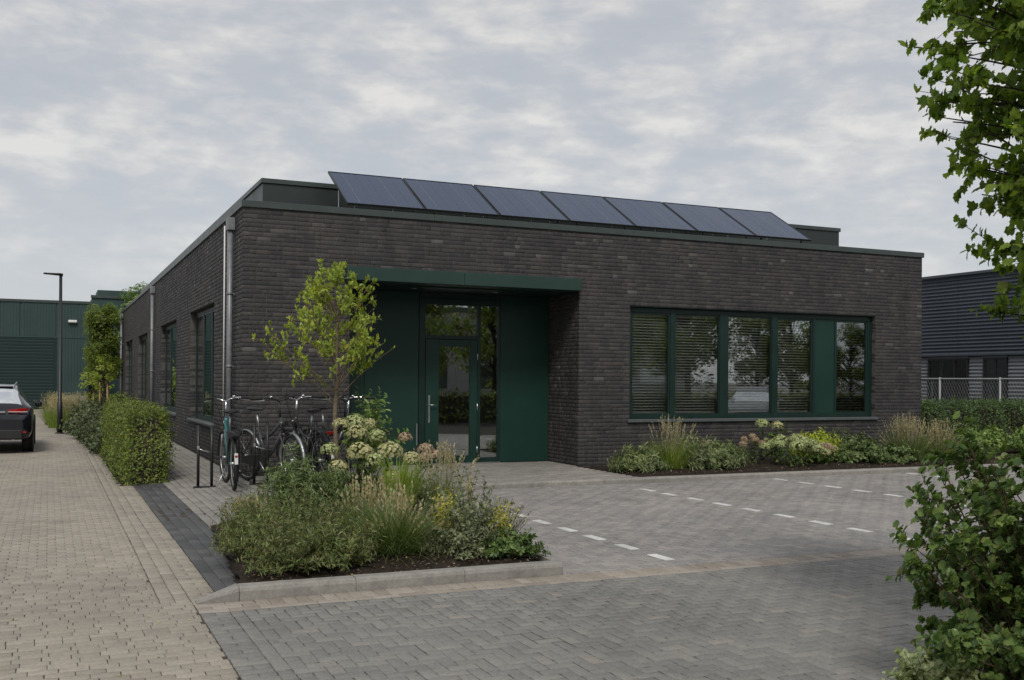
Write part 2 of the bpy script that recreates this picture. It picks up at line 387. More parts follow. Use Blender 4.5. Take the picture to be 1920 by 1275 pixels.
class MB:
    def __init__(s): s.v = []; s.f = []; s.sm = []
    def add(s, vs, fs, smooth=False):
        n = len(s.v); s.v += [tuple(map(float, p)) for p in vs]
        s.f += [tuple(i + n for i in f) for f in fs]; s.sm += [smooth] * len(fs); return s
    def box(s, x0, x1, y0, y1, z0, z1, bev=0.0):
        if bev <= 0:
            vs = [(x, y, z) for z in (z0, z1) for y in (y0, y1) for x in (x0, x1)]
            return s.add(vs, [(0, 2, 3, 1), (4, 5, 7, 6), (0, 1, 5, 4), (2, 6, 7, 3), (0, 4, 6, 2), (1, 3, 7, 5)])
        b = min(bev, (x1 - x0) / 2.01, (y1 - y0) / 2.01, (z1 - z0) / 2.01)
        lo, hi = (x0, y0, z0), (x1, y1, z1)
        vs = []; idx = {}
        for sx in (0, 1):
            for sy in (0, 1):
                for sz in (0, 1):
                    for ax in range(3):
                        p = []
                        for a, sg in enumerate((sx, sy, sz)):
                            e = hi[a] if sg else lo[a]
                            if a != ax: e += -b if sg else b
                            p.append(e)
                        idx[(sx, sy, sz, ax)] = len(vs); vs.append(p)
        fs = []
        def q(*k): fs.append(tuple(idx[i] for i in k))
        for sg in (0, 1):
            a = [(sg, 0, 0, 0), (sg, 1, 0, 0), (sg, 1, 1, 0), (sg, 0, 1, 0)]; q(*(a if sg else a[::-1]))
            a = [(0, sg, 0, 1), (0, sg, 1, 1), (1, sg, 1, 1), (1, sg, 0, 1)]; q(*(a if sg else a[::-1]))
            a = [(0, 0, sg, 2), (1, 0, sg, 2), (1, 1, sg, 2), (0, 1, sg, 2)]; q(*(a if sg else a[::-1]))
        for u in (0, 1):
            for v in (0, 1):
                q((u, v, 0, 0), (u, v, 0, 1), (u, v, 1, 1), (u, v, 1, 0))
                q((u, 0, v, 0), (u, 0, v, 2), (u, 1, v, 2), (u, 1, v, 0))
                q((0, u, v, 1), (0, u, v, 2), (1, u, v, 2), (1, u, v, 1))
                for t in (0, 1): q((u, v, t, 0), (u, v, t, 1), (u, v, t, 2))
        return s.add(vs, fs)
    def tube(s, pts, r, n=8, cap=True, smooth=True):
        pts = [Vector(p) for p in pts]
        rs = r if isinstance(r, (list, tuple)) else [r] * len(pts)
        base = len(s.v); prev = None
        for i, p in enumerate(pts):
            t = (pts[min(i + 1, len(pts) - 1)] - pts[max(i - 1, 0)])
            t = t.normalized() if t.length > 1e-9 else Vector((0, 0, 1))
            if prev is None:
                a = Vector((0, 0, 1)) if abs(t.z) < 0.9 else Vector((1, 0, 0))
                u = t.cross(a).normalized()
            else:
                u = (prev - t * prev.dot(t)); u = u.normalized() if u.length > 1e-6 else t.orthogonal().normalized()
            prev = u; v = t.cross(u)
            for k in range(n):
                a = 2 * math.pi * k / n
                s.v.append(tuple(p + (u * math.cos(a) + v * math.sin(a)) * rs[i]))
        for i in range(len(pts) - 1):
            for k in range(n):
                a, b = base + i * n + k, base + i * n + (k + 1) % n
                s.f.append((a, b, b + n, a + n)); s.sm.append(smooth)
        if cap:
            s.f.append(tuple(base + k for k in range(n))[::-1]); s.sm.append(False)
            s.f.append(tuple(base + (len(pts) - 1) * n + k for k in range(n))); s.sm.append(False)
        return s
    def ring(s, c, axis, rad, r, n=28, m=6):
        """torus around axis"""
        c = Vector(c); ax = Vector(axis).normalized(); u = ax.orthogonal().normalized(); v = ax.cross(u); base = len(s.v)
        for i in range(n):
            a = 2 * math.pi * i / n; d = u * math.cos(a) + v * math.sin(a)
            for k in range(m):
                b = 2 * math.pi * k / m
                s.v.append(tuple(c + d * (rad + r * math.cos(b)) + ax * (r * math.sin(b))))
        for i in range(n):
            for k in range(m):
                s.f.append((base + i * m + k, base + ((i + 1) % n) * m + k, base + ((i + 1) % n) * m + (k + 1) % m, base + i * m + (k + 1) % m)); s.sm.append(True)
        return s
    def prism(s, poly, z0, z1):
        n = len(poly)
        vs = [(x, y, z0) for x, y in poly] + [(x, y, z1) for x, y in poly]
        fs = [tuple(range(n))[::-1], tuple(range(n, 2 * n))] + [(i, (i + 1) % n, n + (i + 1) % n, n + i) for i in range(n)]
        return s.add(vs, fs)
    def loft(s, secs, close=True, smooth=True):
        n = len(secs[0]); base = len(s.v)
        for q in secs: s.v += [tuple(map(float, p)) for p in q]
        for i in range(len(secs) - 1):
            for k in range(n if close else n - 1):
                a, b = base + i * n + k, base + i * n + (k + 1) % n
                s.f.append((a, b, b + n, a + n)); s.sm.append(smooth)
        if close:
            s.f.append(tuple(base + k for k in range(n))[::-1]); s.sm.append(False)
            s.f.append(tuple(base + (len(secs) - 1) * n + k for k in range(n))); s.sm.append(False)
        return s
    def build(s, name, mat, parent=None):
        me = bpy.data.meshes.new(name)
        me.from_pydata(s.v, [], s.f)
        me.polygons.foreach_set('use_smooth', s.sm)
        me.update()
        return link(name, me, mat, parent)
def bx(name, mat, parent, *a, bev=0.0): return MB().box(*a, bev=bev).build(name, mat, parent)
def copy_tree(o, parent=None):
    c = o.copy(); COL.objects.link(c); c.parent = parent
    for ch in list(o.children): copy_tree(ch, c)
    return c

# ---- many small pieces: joined (stuff) + the largest ones singly
FWD = np.array([math.sin(YAW), math.cos(YAW), 0.0])
def piece_mesh(name, chamfer=0.0):
    """unit piece: x,y in [-.5,.5], top at z=0, body below"""
    c = chamfer
    V = [(-.5, -.5, -1), (.5, -.5, -1), (.5, .5, -1), (-.5, .5, -1),
         (-.5, -.5, -.12), (.5, -.5, -.12), (.5, .5, -.12), (-.5, .5, -.12),
         (-.5 + c, -.5 + c * 2, 0), (.5 - c, -.5 + c * 2, 0), (.5 - c, .5 - c * 2, 0), (-.5 + c, .5 - c * 2, 0)]
    F = [(8, 9, 10, 11)]
    for k in range(4):
        j = (k + 1) % 4
        F += [(4 + k, 4 + j, 8 + j, 8 + k), (k, j, 4 + j, 4 + k)]
    return np.array(V, float), np.array(F, int)
def pieces(name, stuffname, mat, parent, C, U, W, N, L, B, D, chamfer=0.018, single=300, keep=None, vis=None):
    """C centres of the outer face, U length axis, W width axis, N outward normal (n,3); L,B,D sizes (n,)"""
    C, U, W, N = (np.asarray(a, float) for a in (C, U, W, N))
    L, B, D = (np.broadcast_to(np.asarray(a, float), (len(C),)) for a in (L, B, D))
    d = C - CAM; dist = np.linalg.norm(d, axis=1)
    score = L * B * np.abs((d * N).sum(1)) / dist ** 3
    inview = (d @ FWD > 0.5)
    u = (d @ np.array([math.cos(YAW), -math.sin(YAW), 0])) / np.maximum(d @ FWD, .01)
    v = d[:, 2] / np.maximum(d @ FWD, .01)
    inview &= (np.abs(u) < 0.49) & (v > -0.285) & (v < 0.37)
    if vis is not None: inview &= vis
    score = np.where(inview, score, -1)
    order = np.argsort(-score)
    one = order[:single] if single else order[:0]
    one = one[score[one] > 0]
    rest = np.setdiff1d(np.arange(len(C)), one)
    V, F = piece_mesh(name, chamfer)
    if len(rest):
        T = np.stack([U[rest] * L[rest, None], W[rest] * B[rest, None], N[rest] * D[rest, None]], 2)   # (n,3,3)
        vv = np.einsum('nij,kj->nki', T, V) + C[rest][:, None, :]
        ff = F[None] + (np.arange(len(rest)) * len(V))[:, None, None]
        o = link(stuffname, fastmesh(stuffname, vv.reshape(-1, 3), ff.reshape(-1, 4)), mat, parent)
        o['kind'] = 'stuff'
    if len(one):
        me = fastmesh(name, V, F); me.materials.append(MAT[mat])
        for i in one:
            o = bpy.data.objects.new(name, me); COL.objects.link(o)
            m = Matrix.Identity(4)
            for r in range(3):
                m[r][0] = U[i][r] * L[i]; m[r][1] = W[i][r] * B[i]; m[r][2] = N[i][r] * D[i]; m[r][3] = C[i][r]
            o.matrix_world = m
            if parent is not None: o.parent = parent
    return

# ---- vegetation
def norm(a): return a / np.maximum(np.linalg.norm(a, axis=-1, keepdims=True), 1e-9)
def T_ell(wd=0.26, fold=0.10, curl=0.10):
    V = np.array([(0, 0, 0), (wd * .8, .28, fold * .6), (wd, .58, fold * .5), (0, 1, -curl), (-wd, .58, fold * .5), (-wd * .8, .28, fold * .6), (0, .30, 0), (0, .62, 0)])
    F = np.array([(0, 1, 6), (1, 2, 7), (1, 7, 6), (2, 3, 7), (0, 6, 5), (5, 6, 7), (5, 7, 4), (4, 7, 3)])
    return V, F
def T_soft(curl=0.14):
    h = [(.14, .0, .02), (.36, .10, .06), (.46, .32, .04), (.37, .46, .06), (.38, .64, .03), (.20, .78, .04)]
    V = [(0, 0, 0)] + h + [(0, 1, -curl)] + [(-x, y, z) for x, y, z in h[::-1]] + [(0, .40, -.02)]
    n = len(V) - 1
    return np.array(V), np.array([(i, (i + 1) % n, n) for i in range(n)])
def T_lobe(curl=0.12):
    h = [(.12, .0, .02), (.32, .06, .06), (.45, .31, .03), (.31, .40, .07), (.36, .66, .02), (.18, .72, .05)]
    V = [(0, 0, 0)] + h + [(0, 1, -curl)] + [(-x, y, z) for x, y, z in h[::-1]] + [(0, .38, -.02)]
    n = len(V) - 1
    F = [(i, (i + 1) % n, n) for i in range(n)]
    return np.array(V), np.array(F)
ELL, LANCE, LOBE, ROUND = T_ell(), T_ell(0.13, 0.05, 0.16), T_lobe(), T_ell(0.40, 0.10, 0.06)
TRI = (np.array([(0, 0, 0), (.22, .5, .05), (0, 1, -.05), (-.22, .5, .05)]), np.array([(0, 1, 2), (0, 2, 3)]))
def leaf_basis(axis, upbias=0.8, jit=0.5, face=None):
    """axis: direction of the midrib; blades turn their upper side up and, where given, outwards (face)"""
    n = len(axis)
    axis = norm(axis)
    up = np.array([0, 0, 1.0]) * upbias + rng.normal(0, jit, (n, 3))
    if face is not None:
        up = up + face
        axis = norm(axis - norm(face) * (axis * norm(face)).sum(-1, keepdims=True) * .75)
    side = norm(np.cross(axis, up)); nr = np.cross(side, axis)
    return side, axis, nr
def leaf_arrays(T, P, basis, S):
    V, F = T
    S = np.broadcast_to(np.asarray(S, float), (len(P),))
    s, a, n = basis
    vv = (s[:, None, :] * V[None, :, 0:1] + a[:, None, :] * V[None, :, 1:2] + n[:, None, :] * V[None, :, 2:3]) * S[:, None, None] + P[:, None, :]
    ff = F[None] + (np.arange(len(P)) * len(V))[:, None, None]
    return vv.reshape(-1, 3), ff.reshape(-1, F.shape[1])
def leaves(name, T, P, basis, S, mat, parent, smooth=False):
    v, f = leaf_arrays(T, P, basis, S)
    return link(name, fastmesh(name, v, f, smooth), mat, parent)
def leaves_split(name, T, P, basis, S, mat, crown_parent, single=300, rest='foliage'):
    """the largest leaves in view as objects of their own, the others joined; returns the joined crown"""
    d = P - CAM; z = d @ FWD
    u = (d @ np.array([math.cos(YAW), -math.sin(YAW), 0])) / np.maximum(z, .01); v = d[:, 2] / np.maximum(z, .01)
    S = np.broadcast_to(np.asarray(S, float), (len(P),))
    ok = (z > .5) & (np.abs(u) < .49) & (v > -.285) & (v < .36)
    sc_ = np.where(ok, S / np.maximum(z, .1), -1)
    one = np.argsort(-sc_)[:single]; one = one[sc_[one] > 0]
    rr = np.setdiff1d(np.arange(len(P)), one)
    s, a, n = basis
    crown = leaves(rest, T, P[rr], (s[rr], a[rr], n[rr]), S[rr], mat, crown_parent)
    crown['kind'] = 'stuff'
    me = fastmesh(name, T[0], T[1]); me.materials.append(MAT[mat])
    for i in one:
        o = bpy.data.objects.new(name, me); COL.objects.link(o)
        m = Matrix.Identity(4)
        for r in range(3):
            m[r][0] = s[i][r] * S[i]; m[r][1] = a[i][r] * S[i]; m[r][2] = n[i][r] * S[i]; m[r][3] = P[i][r]
        o.matrix_world = m; o.parent = crown
    return crown
def curves(base, tip, bend=0.25, segs=5):
    """quadratic arcs from base to tip (n,3) -> points (n,segs+1,3)"""
    n = len(tip)
    base = np.broadcast_to(base, (n, 3))
    mid = (base + tip) / 2 + rng.normal(0, 1, (n, 3)) * (np.linalg.norm(tip - base, axis=1) * bend * .3)[:, None]
    mid[:, 2] += np.linalg.norm(tip - base, axis=1) * bend * .6
    t = np.linspace(0, 1, segs + 1)[None, :, None]
    return base[:, None] * (1 - t) ** 2 + mid[:, None] * 2 * t * (1 - t) + tip[:, None] * t ** 2
def tubes_np(Cv, r0, r1):
    """3-sided tapered tubes along curves (n,s,3)"""
    n, s, _ = Cv.shape
    tan = norm(np.gradient(Cv, axis=1))
    u = norm(np.cross(tan, np.array([.31, .52, .8]))); v = np.cross(tan, u)
    r0 = np.broadcast_to(np.asarray(r0, float), (n,)); r1 = np.broadcast_to(np.asarray(r1, float), (n,))
    rad = r0[:, None] + (r1 - r0)[:, None] * np.linspace(0, 1, s)[None]
    rings = [Cv + (u * math.cos(2 * math.pi * k / 3) + v * math.sin(2 * math.pi * k / 3)) * rad[..., None] for k in range(3)]
    V = np.stack(rings, 2).reshape(-1, 3)
    F = []
    for k in range(3):
        j = (k + 1) % 3
        a = np.arange(s - 1) * 3
        F.append(np.stack([a + k, a + j, a + 3 + j, a + 3 + k], 1))
    F = np.concatenate(F)
    F = (F[None] + (np.arange(n) * s * 3)[:, None, None]).reshape(-1, 4)
    return V, F
def stems(name, Cv, r0, r1, mat, parent):
    v, f = tubes_np(Cv, r0, r1)
    o = link(name, fastmesh(name, v, f, True), mat, parent); o['kind'] = 'stuff'
    return o
def along(Cv, per, t0=0.3, t1=1.0, out=0.7, up=0.25, tanw=0.6):
    """leaf positions and directions along curves"""
    n, s, _ = Cv.shape
    t = rng.uniform(t0, t1, (n, per)) ; t[:, 0] = 1.0
    x = t * (s - 1); i = np.minimum(x.astype(int), s - 2); fr = (x - i)[..., None]
    ar = np.arange(n)[:, None]
    a, b = Cv[ar, i], Cv[ar, i + 1]
    P = a + (b - a) * fr; tan = norm(b - a)
    rd = rng.normal(0, 1, P.shape); rd = norm(rd - tan * (rd * tan).sum(-1, keepdims=True))
    D = tan * tanw + rd * out; D[..., 2] += up
    D[:, 0] = tan[:, 0] + rd[:, 0] * .2
    return P.reshape(-1, 3), norm(D.reshape(-1, 3))
def blades(n, base, spread, length, lean, width, segs=5, droop=0.9, up=0.0):
    """grass blades arching from a tuft; returns V,F (quads)"""
    az = rng.uniform(0, 2 * math.pi, n); ln = length * rng.uniform(.6, 1.1, n); le = np.abs(rng.normal(0, lean, n)) + up
    rr = np.sqrt(rng.uniform(0, 1, n)) * spread; a2 = az + rng.normal(0, .7, n)
    b = np.array(base)[None] + np.stack([np.cos(a2) * rr, np.sin(a2) * rr, np.zeros(n)], 1)
    t = np.linspace(0, 1, segs + 1)
    ang = le[:, None] + droop * rng.uniform(.4, 1.3, n)[:, None] * t[None] ** 1.6      # angle from vertical along the blade
    dz = np.cos(ang); dr = np.sin(ang)
    st = ln[:, None] / segs
    z = np.concatenate([np.zeros((n, 1)), np.cumsum((dz[:, :-1] + dz[:, 1:]) / 2 * st, 1)], 1)
    r = np.concatenate([np.zeros((n, 1)), np.cumsum((dr[:, :-1] + dr[:, 1:]) / 2 * st, 1)], 1)
    tw = rng.normal(0, .25, n)[:, None] * t[None]
    P = b[:, None, :] + np.stack([np.cos(az[:, None] + tw) * r, np.sin(az[:, None] + tw) * r, z], 2)
    fac = az + math.pi / 2 + rng.normal(0, .5, n)
    side = np.stack([np.cos(fac), np.sin(fac), np.zeros(n)], 1)
    wd = width * rng.uniform(.6, 1.2, n)[:, None] * (1 - t[None] ** 2 * .92) * .5
    A = P + side[:, None] * wd[..., None]; B = P - side[:, None] * wd[..., None]
    V = np.stack([A, B], 2).reshape(-1, 3)
    k = np.arange(segs) * 2
    F = np.stack([k, k + 1, k + 3, k + 2], 1)
    F = (F[None] + (np.arange(n) * (segs + 1) * 2)[:, None, None]).reshape(-1, 4)
    return V, F, P
def grass_tuft(name, base, n, spread, length, lean, width, mat, droop=0.9, heads=0, headmat='g_dry', headlen=0.10, stalk=1.15, hlean=0.35):
    t = empty(name, base)
    V, F, P = blades(n, (0, 0, 0), spread, length, lean, width, droop=droop)
    link('blades', fastmesh('blades', V, F), mat, t)['kind'] = 'stuff'
    if heads:
        az = rng.uniform(0, 2 * math.pi, heads); le = np.abs(rng.normal(0, hlean, heads)) + .05
        L = length * stalk * rng.uniform(.75, 1.12, heads)
        tip = np.stack([np.cos(az) * np.sin(le) * L, np.sin(az) * np.sin(le) * L, np.cos(le) * L], 1)
        Cv = curves(np.zeros((heads, 3)) + np.stack([np.cos(az), np.sin(az), 0 * az], 1) * spread * .5, tip, .12, 4)
        stems('stalks', Cv, .0016, .0010, headmat, t)
        # feathery seed head: short bristles along the last part of the stalk
        per = 12
        Pp, D = along(Cv, per, 1 - headlen / (length * stalk), 1.0, .38, .12, 1.0)
        leaves('seed_heads', TRI, Pp, leaf_basis(D, .2, 1.0), rng.uniform(.022, .045, len(Pp)), headmat, t)['kind'] = 'stuff'
    return t
def ellipsoid_tips(n, rad, c=(0, 0, 0), lo=0.55, zmin=0.0):
    d = norm(rng.normal(0, 1, (n, 3))); d[:, 2] = np.abs(d[:, 2]) * 1.0 + zmin
    d = norm(d)
    return np.array(c) + d * np.array(rad) * rng.uniform(lo, 1, (n, 1)) ** .7
def shrub(name, base, rad, nst, per, T, size, mat, stemmat='stem', t0=.25, out=.8, up=.3, bend=.3, zmin=0.05, jit=.5, lo=.5, tips=None, sr=.0035, foot=.3, smin=.6, spikes=0, facew=.75):
    t = empty(name, base)
    if tips is None: tips = ellipsoid_tips(nst, rad, lo=lo, zmin=zmin)
    if spikes:      # upright shoots that break the outline
        a_ = rng.uniform(0, 2 * math.pi, spikes); q_ = np.sqrt(rng.uniform(0, 1, spikes)) * .95
        sp_ = np.stack([np.cos(a_) * q_ * rad[0], np.sin(a_) * q_ * rad[1], rad[2] * (1.32 - .75 * q_ ** 2) * rng.uniform(.75, 1.12, spikes)], 1)
        tips = np.concatenate([tips, sp_])
    nst = len(tips)
    b = np.concatenate([tips[:, :2] * foot * rng.uniform(.2, 1, (nst, 1)), np.zeros((nst, 1))], 1)
    Cv = curves(b, tips, bend, 5)
    stems('stems', Cv, sr, sr * .4, stemmat, t)
    P, D = along(Cv, per, t0, 1, out, up)
    P = P + rng.normal(0, .006, P.shape)
    leaves('foliage', T, P, leaf_basis(D, .6, jit, norm(P * np.array([1, 1, .5])) * facew), size * rng.uniform(smin, 1.15, len(P)), mat, t)
    return t

# ------------------------------------------------------------------ ground, paving, kerbs
G = -0.08                                   # level of the driveway and the car park
def struct(o): o['kind'] = 'structure'; return o
def sheet(name, mat, poly, z):
    me = bpy.data.meshes.new(name)
    me.from_pydata([(x, y, z if not callable(z) else z(x, y)) for x, y in poly], [], [tuple(range(len(poly)))])
    return struct(link(name, me, mat))
def zg(x): return G + 0.08 * np.clip((np.asarray(x) + 1.62) / 1.42, 0, 1)
sheet('ground', 'ground', [(-900, -900), (900, -900), (900, 1500), (-900, 1500)], -0.125)
drive = sheet('driveway', 'joint', [(-30, -45), (-1.62, -45), (-1.62, 40.6), (-30, 40.6)], G - .007)
MAT['joint_dark'] = M_plain('dark paving joint', (0.046, 0.043, 0.037), 0.95, var=0.4, scale=9, spec=0.15)
lot = sheet('parking_lot', 'joint_dark', [(-1.619, -30), (48, -30), (48, -2.44), (-1.619, -2.44)], G - .007)
plz = struct(link('plaza', fastmesh('plaza', [(-1.62, -5.6, G - .004), (-.2, -5.6, -.006), (1.1, -5.6, -.006), (1.1, .3, -.006), (-.2, .3, -.006), (-1.62, .3, G - .004), (.02, .3, -.006), (.02, 31, -.006), (-.2, 31, -.006), (-1.62, 31, G - .004)],
      [(0, 1, 4, 5), (1, 2, 3, 4), (5, 4, 8, 9), (4, 6, 7, 8)]), 'joint'))
stepm = sheet('entrance_slab', 'joint', [(1.1, -2.3), (5.86, -2.3), (5.86, -.02), (6.02, -.02), (6.02, 1.5), (1.1, 1.5)], -.006)

def bond(x0, x1, y0, y1, lx, ly, alongx=True, joint=.004, clip=None, jitter=True, offs=.5, wild=None, jw=None):
    """running bond over a rectangle; returns centres, length axes, L, B"""
    C, U, L, B = [], [], [], []
    jw = joint if jw is None else jw
    if alongx:
        ny = int(round((y1 - y0) / ly))
        for j in range(ny):
            o = (offs if j % 2 else 0) * lx
            if wild is not None and y0 + j * ly < wild: o = lx * (offs if j % 2 else 0) + random.uniform(-.045, .045) + .03
            x = x0 - o
            while x < x1 - .01:
                a, b = max(x, x0), min(x + lx, x1)
                if b - a > .03:
                    C.append(((a + b) / 2, y0 + (j + .5) * ly)); U.append((1, 0)); L.append(b - a - joint); B.append(ly - jw)
                x += lx
    else:
        nx = int(round((x1 - x0) / ly))
        for j in range(nx):
            o = (offs if j % 2 else 0) * lx
            y = y0 - o
            while y < y1 - .01:
                a, b = max(y, y0), min(y + lx, y1)
                if b - a > .03:
                    C.append((x0 + (j + .5) * ly, (a + b) / 2)); U.append((0, 1)); L.append(b - a - joint); B.append(ly - joint)
                y += lx
    return [C, U, L, B]
def join(*bs): return [sum((b[k] for b in bs), []) for k in range(4)]
def keep_if(b, fn):
    m = [i for i, c in enumerate(b[0]) if fn(c[0], c[1])]
    return [[b[k][i] for i in m] for k in range(4)]
def pave(b, mat, parent, zf=None, single=300, name='paver', stuff='paving', rough=.0016, vis=None):
    C2, U2, L, B = (np.array(a, float) for a in b)
    n = len(C2)
    z = (zf(C2[:, 0]) if zf is not None else np.full(n, G)) + rng.normal(0, rough * .6, n)
    # low broad settlement of the bed
    z = z + .0035 * np.sin(C2[:, 0] * 1.7 + 1.3) * np.sin(C2[:, 1] * 1.31) 
    N = norm(np.stack([rng.normal(0, .006, n), rng.normal(0, .006, n), np.ones(n)], 1))
    a = np.arctan2(U2[:, 1], U2[:, 0]) + rng.normal(0, .006, n)
    U = np.stack([np.cos(a), np.sin(a), np.zeros(n)], 1); U = norm(U - N * (U * N).sum(1, keepdims=True)); W = np.cross(N, U)
    C = np.concatenate([C2 + rng.normal(0, .0009, (n, 2)), z[:, None]], 1)
    v = None if vis is None else np.array([vis(x, y) for x, y in C2])
    pieces(name, stuff, mat, parent, C, U, W, N, L, B, .02, .020, single, vis=v)
PL, PW = .210, .105          # plaza format
DL, DW = .158, .095          # driveway format
HL, HW = .180, .090          # herringbone format
dfar = sheet('driveway_far', 'drive', [(-30, 16.0), (-1.62, 16.0), (-1.62, 40.6), (-30, 40.6)], G - .002)
# driveway: running bond across, two gutter rows, a soldier band
pave(join(bond(-6.03, -1.825, -14.345, -8.74, DL, DW, joint=.0052, jw=.0085, wild=-7.0), bond(-6.03, -2.038, -8.74, 16.04, DL, DW, joint=.0052, jw=.0085, wild=-7.0)), 'drive', drive)
pave(join(bond(-2.036, -1.826, -8.74, 16.0, PL, PW, False), bond(-1.825, -1.62, -8.87, 16, .205, PW)), 'drive', drive, None, 0, stuff='gutter_paving')
# car park in front: soldier row, stretcher row, then herringbone
def herring(i0, i1, j0, j1, fn):
    """cells of HW; pieces cut by the outline become half pavers"""
    b = [[], [], [], []]
    def put(c, u, l): b[0].append(c); b[1].append(u); b[2].append(l - .0062); b[3].append(HW - .0062)
    ins = lambda i, j: i0 <= i < i1 and j0 <= j < j1
    for i in range(i0 - 1, i1 + 1):
        for j in range(j0 - 1, j1 + 1):
            k = (i - j) % 4
            if k == 0: e = (i + 1, j); u = (1, 0)
            elif k == 3: e = (i, j + 1); u = (0, 1)
            else: continue
            p, q_ = ins(i, j), ins(*e)
            if not (p or q_) or not fn((i + .5) * HW, (j + .5) * HW): continue
            if p and q_: put(((i + e[0] + 1) * HW / 2, (j + e[1] + 1) * HW / 2), u, HL)
            else:
                c = (i, j) if p else e
                put(((c[0] + .5) * HW, (c[1] + .5) * HW), u, HW)
    return b
inwedge = lambda x, y: x < 2.6 + max(0, (y + 13.2)) * 1.75
bd = join(bond(-1.82, -1.622, -14.22, -9.18, .198, HW, jw=.008), bond(-1.62, -1.53, -14.22, -9.18, HL, HW, False, joint=.006))
hb = herring(-17, 98, -158, -102, inwedge)
pave(join(bd, hb), 'herring', lot)
bb = join(bond(-1.40, 9.5, -9.175, -9.075, PL, .10, jw=.008), bond(-1.40, 9.5, -9.075, -8.87, .10, .205, True, offs=0, joint=.006, jw=.008), bond(-1.82, -1.40, -9.175, -8.87, PL, .1016, jw=.008))
pave(bb, 'beige', lot, None, 150, stuff='band_paving')
MX = (2.40, 5.40, 8.40)
marks = [(MX[0], -8.45 + .63 * i) for i in range(7)] + [(MX[1] - .015 * 0, -8.42 + .63 * i) for i in range(9)] + [(MX[2], -8.42 + .63 * i) for i in range(10)] + [(11.4, -8.42 + .63 * i) for i in range(10)]
by = join(herring(13, 222, -98, -28, lambda x, y: inwedge(x, y + .3)), bond(1.17, 20, -2.52, -2.442, HW, .078, True, offs=0), bond(1.17, 9.5, -8.868, -8.82, HW, .048, True, offs=0))
pave(by, 'bay', lot, None, 150, stuff='bay_paving')
for x, y in marks:
    o = MB().box(-.052, .052, -.155, .155, -.004, .006, bev=.002).build('bay_marking', 'paint', lot)
    o.location = (x + random.uniform(-.008, .008), y + random.uniform(-.01, .01), G); o.rotation_euler = (0, 0, random.uniform(-.02, .02))
# dark strip and plaza
bedx = lambda y: -1.2 - (-4.9 - y) * .06 if y < -4.9 else -1.2
st = keep_if(bond(-1.615, -1.195, -8.72, 0.0, PL, PW, False), lambda x, y: x < bedx(y) + .02)
pave(st, 'slate', plz, zg, 120, stuff='strip_paving')
pz = join(bond(-1.19, .02 - .01, -5.58, 14, PL, PW, False), bond(.02, 1.09, -4.95, 0.0, PL, PW, False))
pave(pz, 'plaza', plz, zg, 200, stuff='plaza_paving')
pave(keep_if(bond(1.105, 6.02, -2.29, 1.22, PL, PW), lambda x, y: x < 5.85 or y > -.02), 'plaza', stepm, lambda x: np.zeros_like(x), 150, stuff='slab_paving')

def kerb_stone(x0, x1, y0, y1, z0, z1, parent, ch=.022):
    """stone with a splayed front edge (front = low y)"""
    p = [(y0, z0), (y0, z1 - ch * 1.2), (y0 + ch * .35, z1 - ch * .4), (y0 + ch, z1), (y1, z1), (y1, z0)]
    n = 5
    secs = []
    for i in range(n + 1):
        x = x0 + .002 + (x1 - x0 - .004) * i / n
        secs.append([(x, y + random.uniform(-.0012, .0012), z + random.uniform(-.0015, .0015)) for y, z in p])
    return MB().loft(secs, True, False).build('kerb_stone', 'kerb', parent)
kb = struct(empty('kerb'))
x = 2.2
while x < 22:
    kerb_stone(x, x + 1.0, -2.44, -2.30, G - .03, .004, kb); x += 1.0
pk = struct(empty('planter_kerb'))
for a, b in ((-1.50, -.62), (-.62, .28), (.28, 1.17)):
    kerb_stone(a, b, -8.865, -8.735, G - .03, .022 if a > -1.4 else .020, pk, .03)
m = MB()
secs = []
for t_ in np.linspace(0, 1, 6):
    x_ = -1.80 + .297 * t_; zt = G + .004 + (.020 - G) * t_
    ch = .03 * t_
    secs.append([(x_, -8.865, G - .03), (x_, -8.865, zt - ch * 1.2 + 1e-4), (x_, -8.865 + ch * .35, zt - ch * .4), (x_, -8.865 + ch + 1e-4, zt + 2e-4), (x_, -8.735 - .02 * (1 - t_), zt), (x_, -8.735, G - .03)])
m.loft(secs, True, False).build('kerb_stone', 'kerb', pk)
EDGE = [(1.14, -8.735), (1.24, -7.0), (2.0, -4.3), (2.22, -2.45)]
for (xa, ya), (xb, yb) in zip(EDGE[:-1], EDGE[1:]):
    MB().prism([(xa, ya), (xa + .05, ya), (xb + .05, yb), (xb, yb)], G - .03, .012).build('edging_strip', 'kerb', pk)

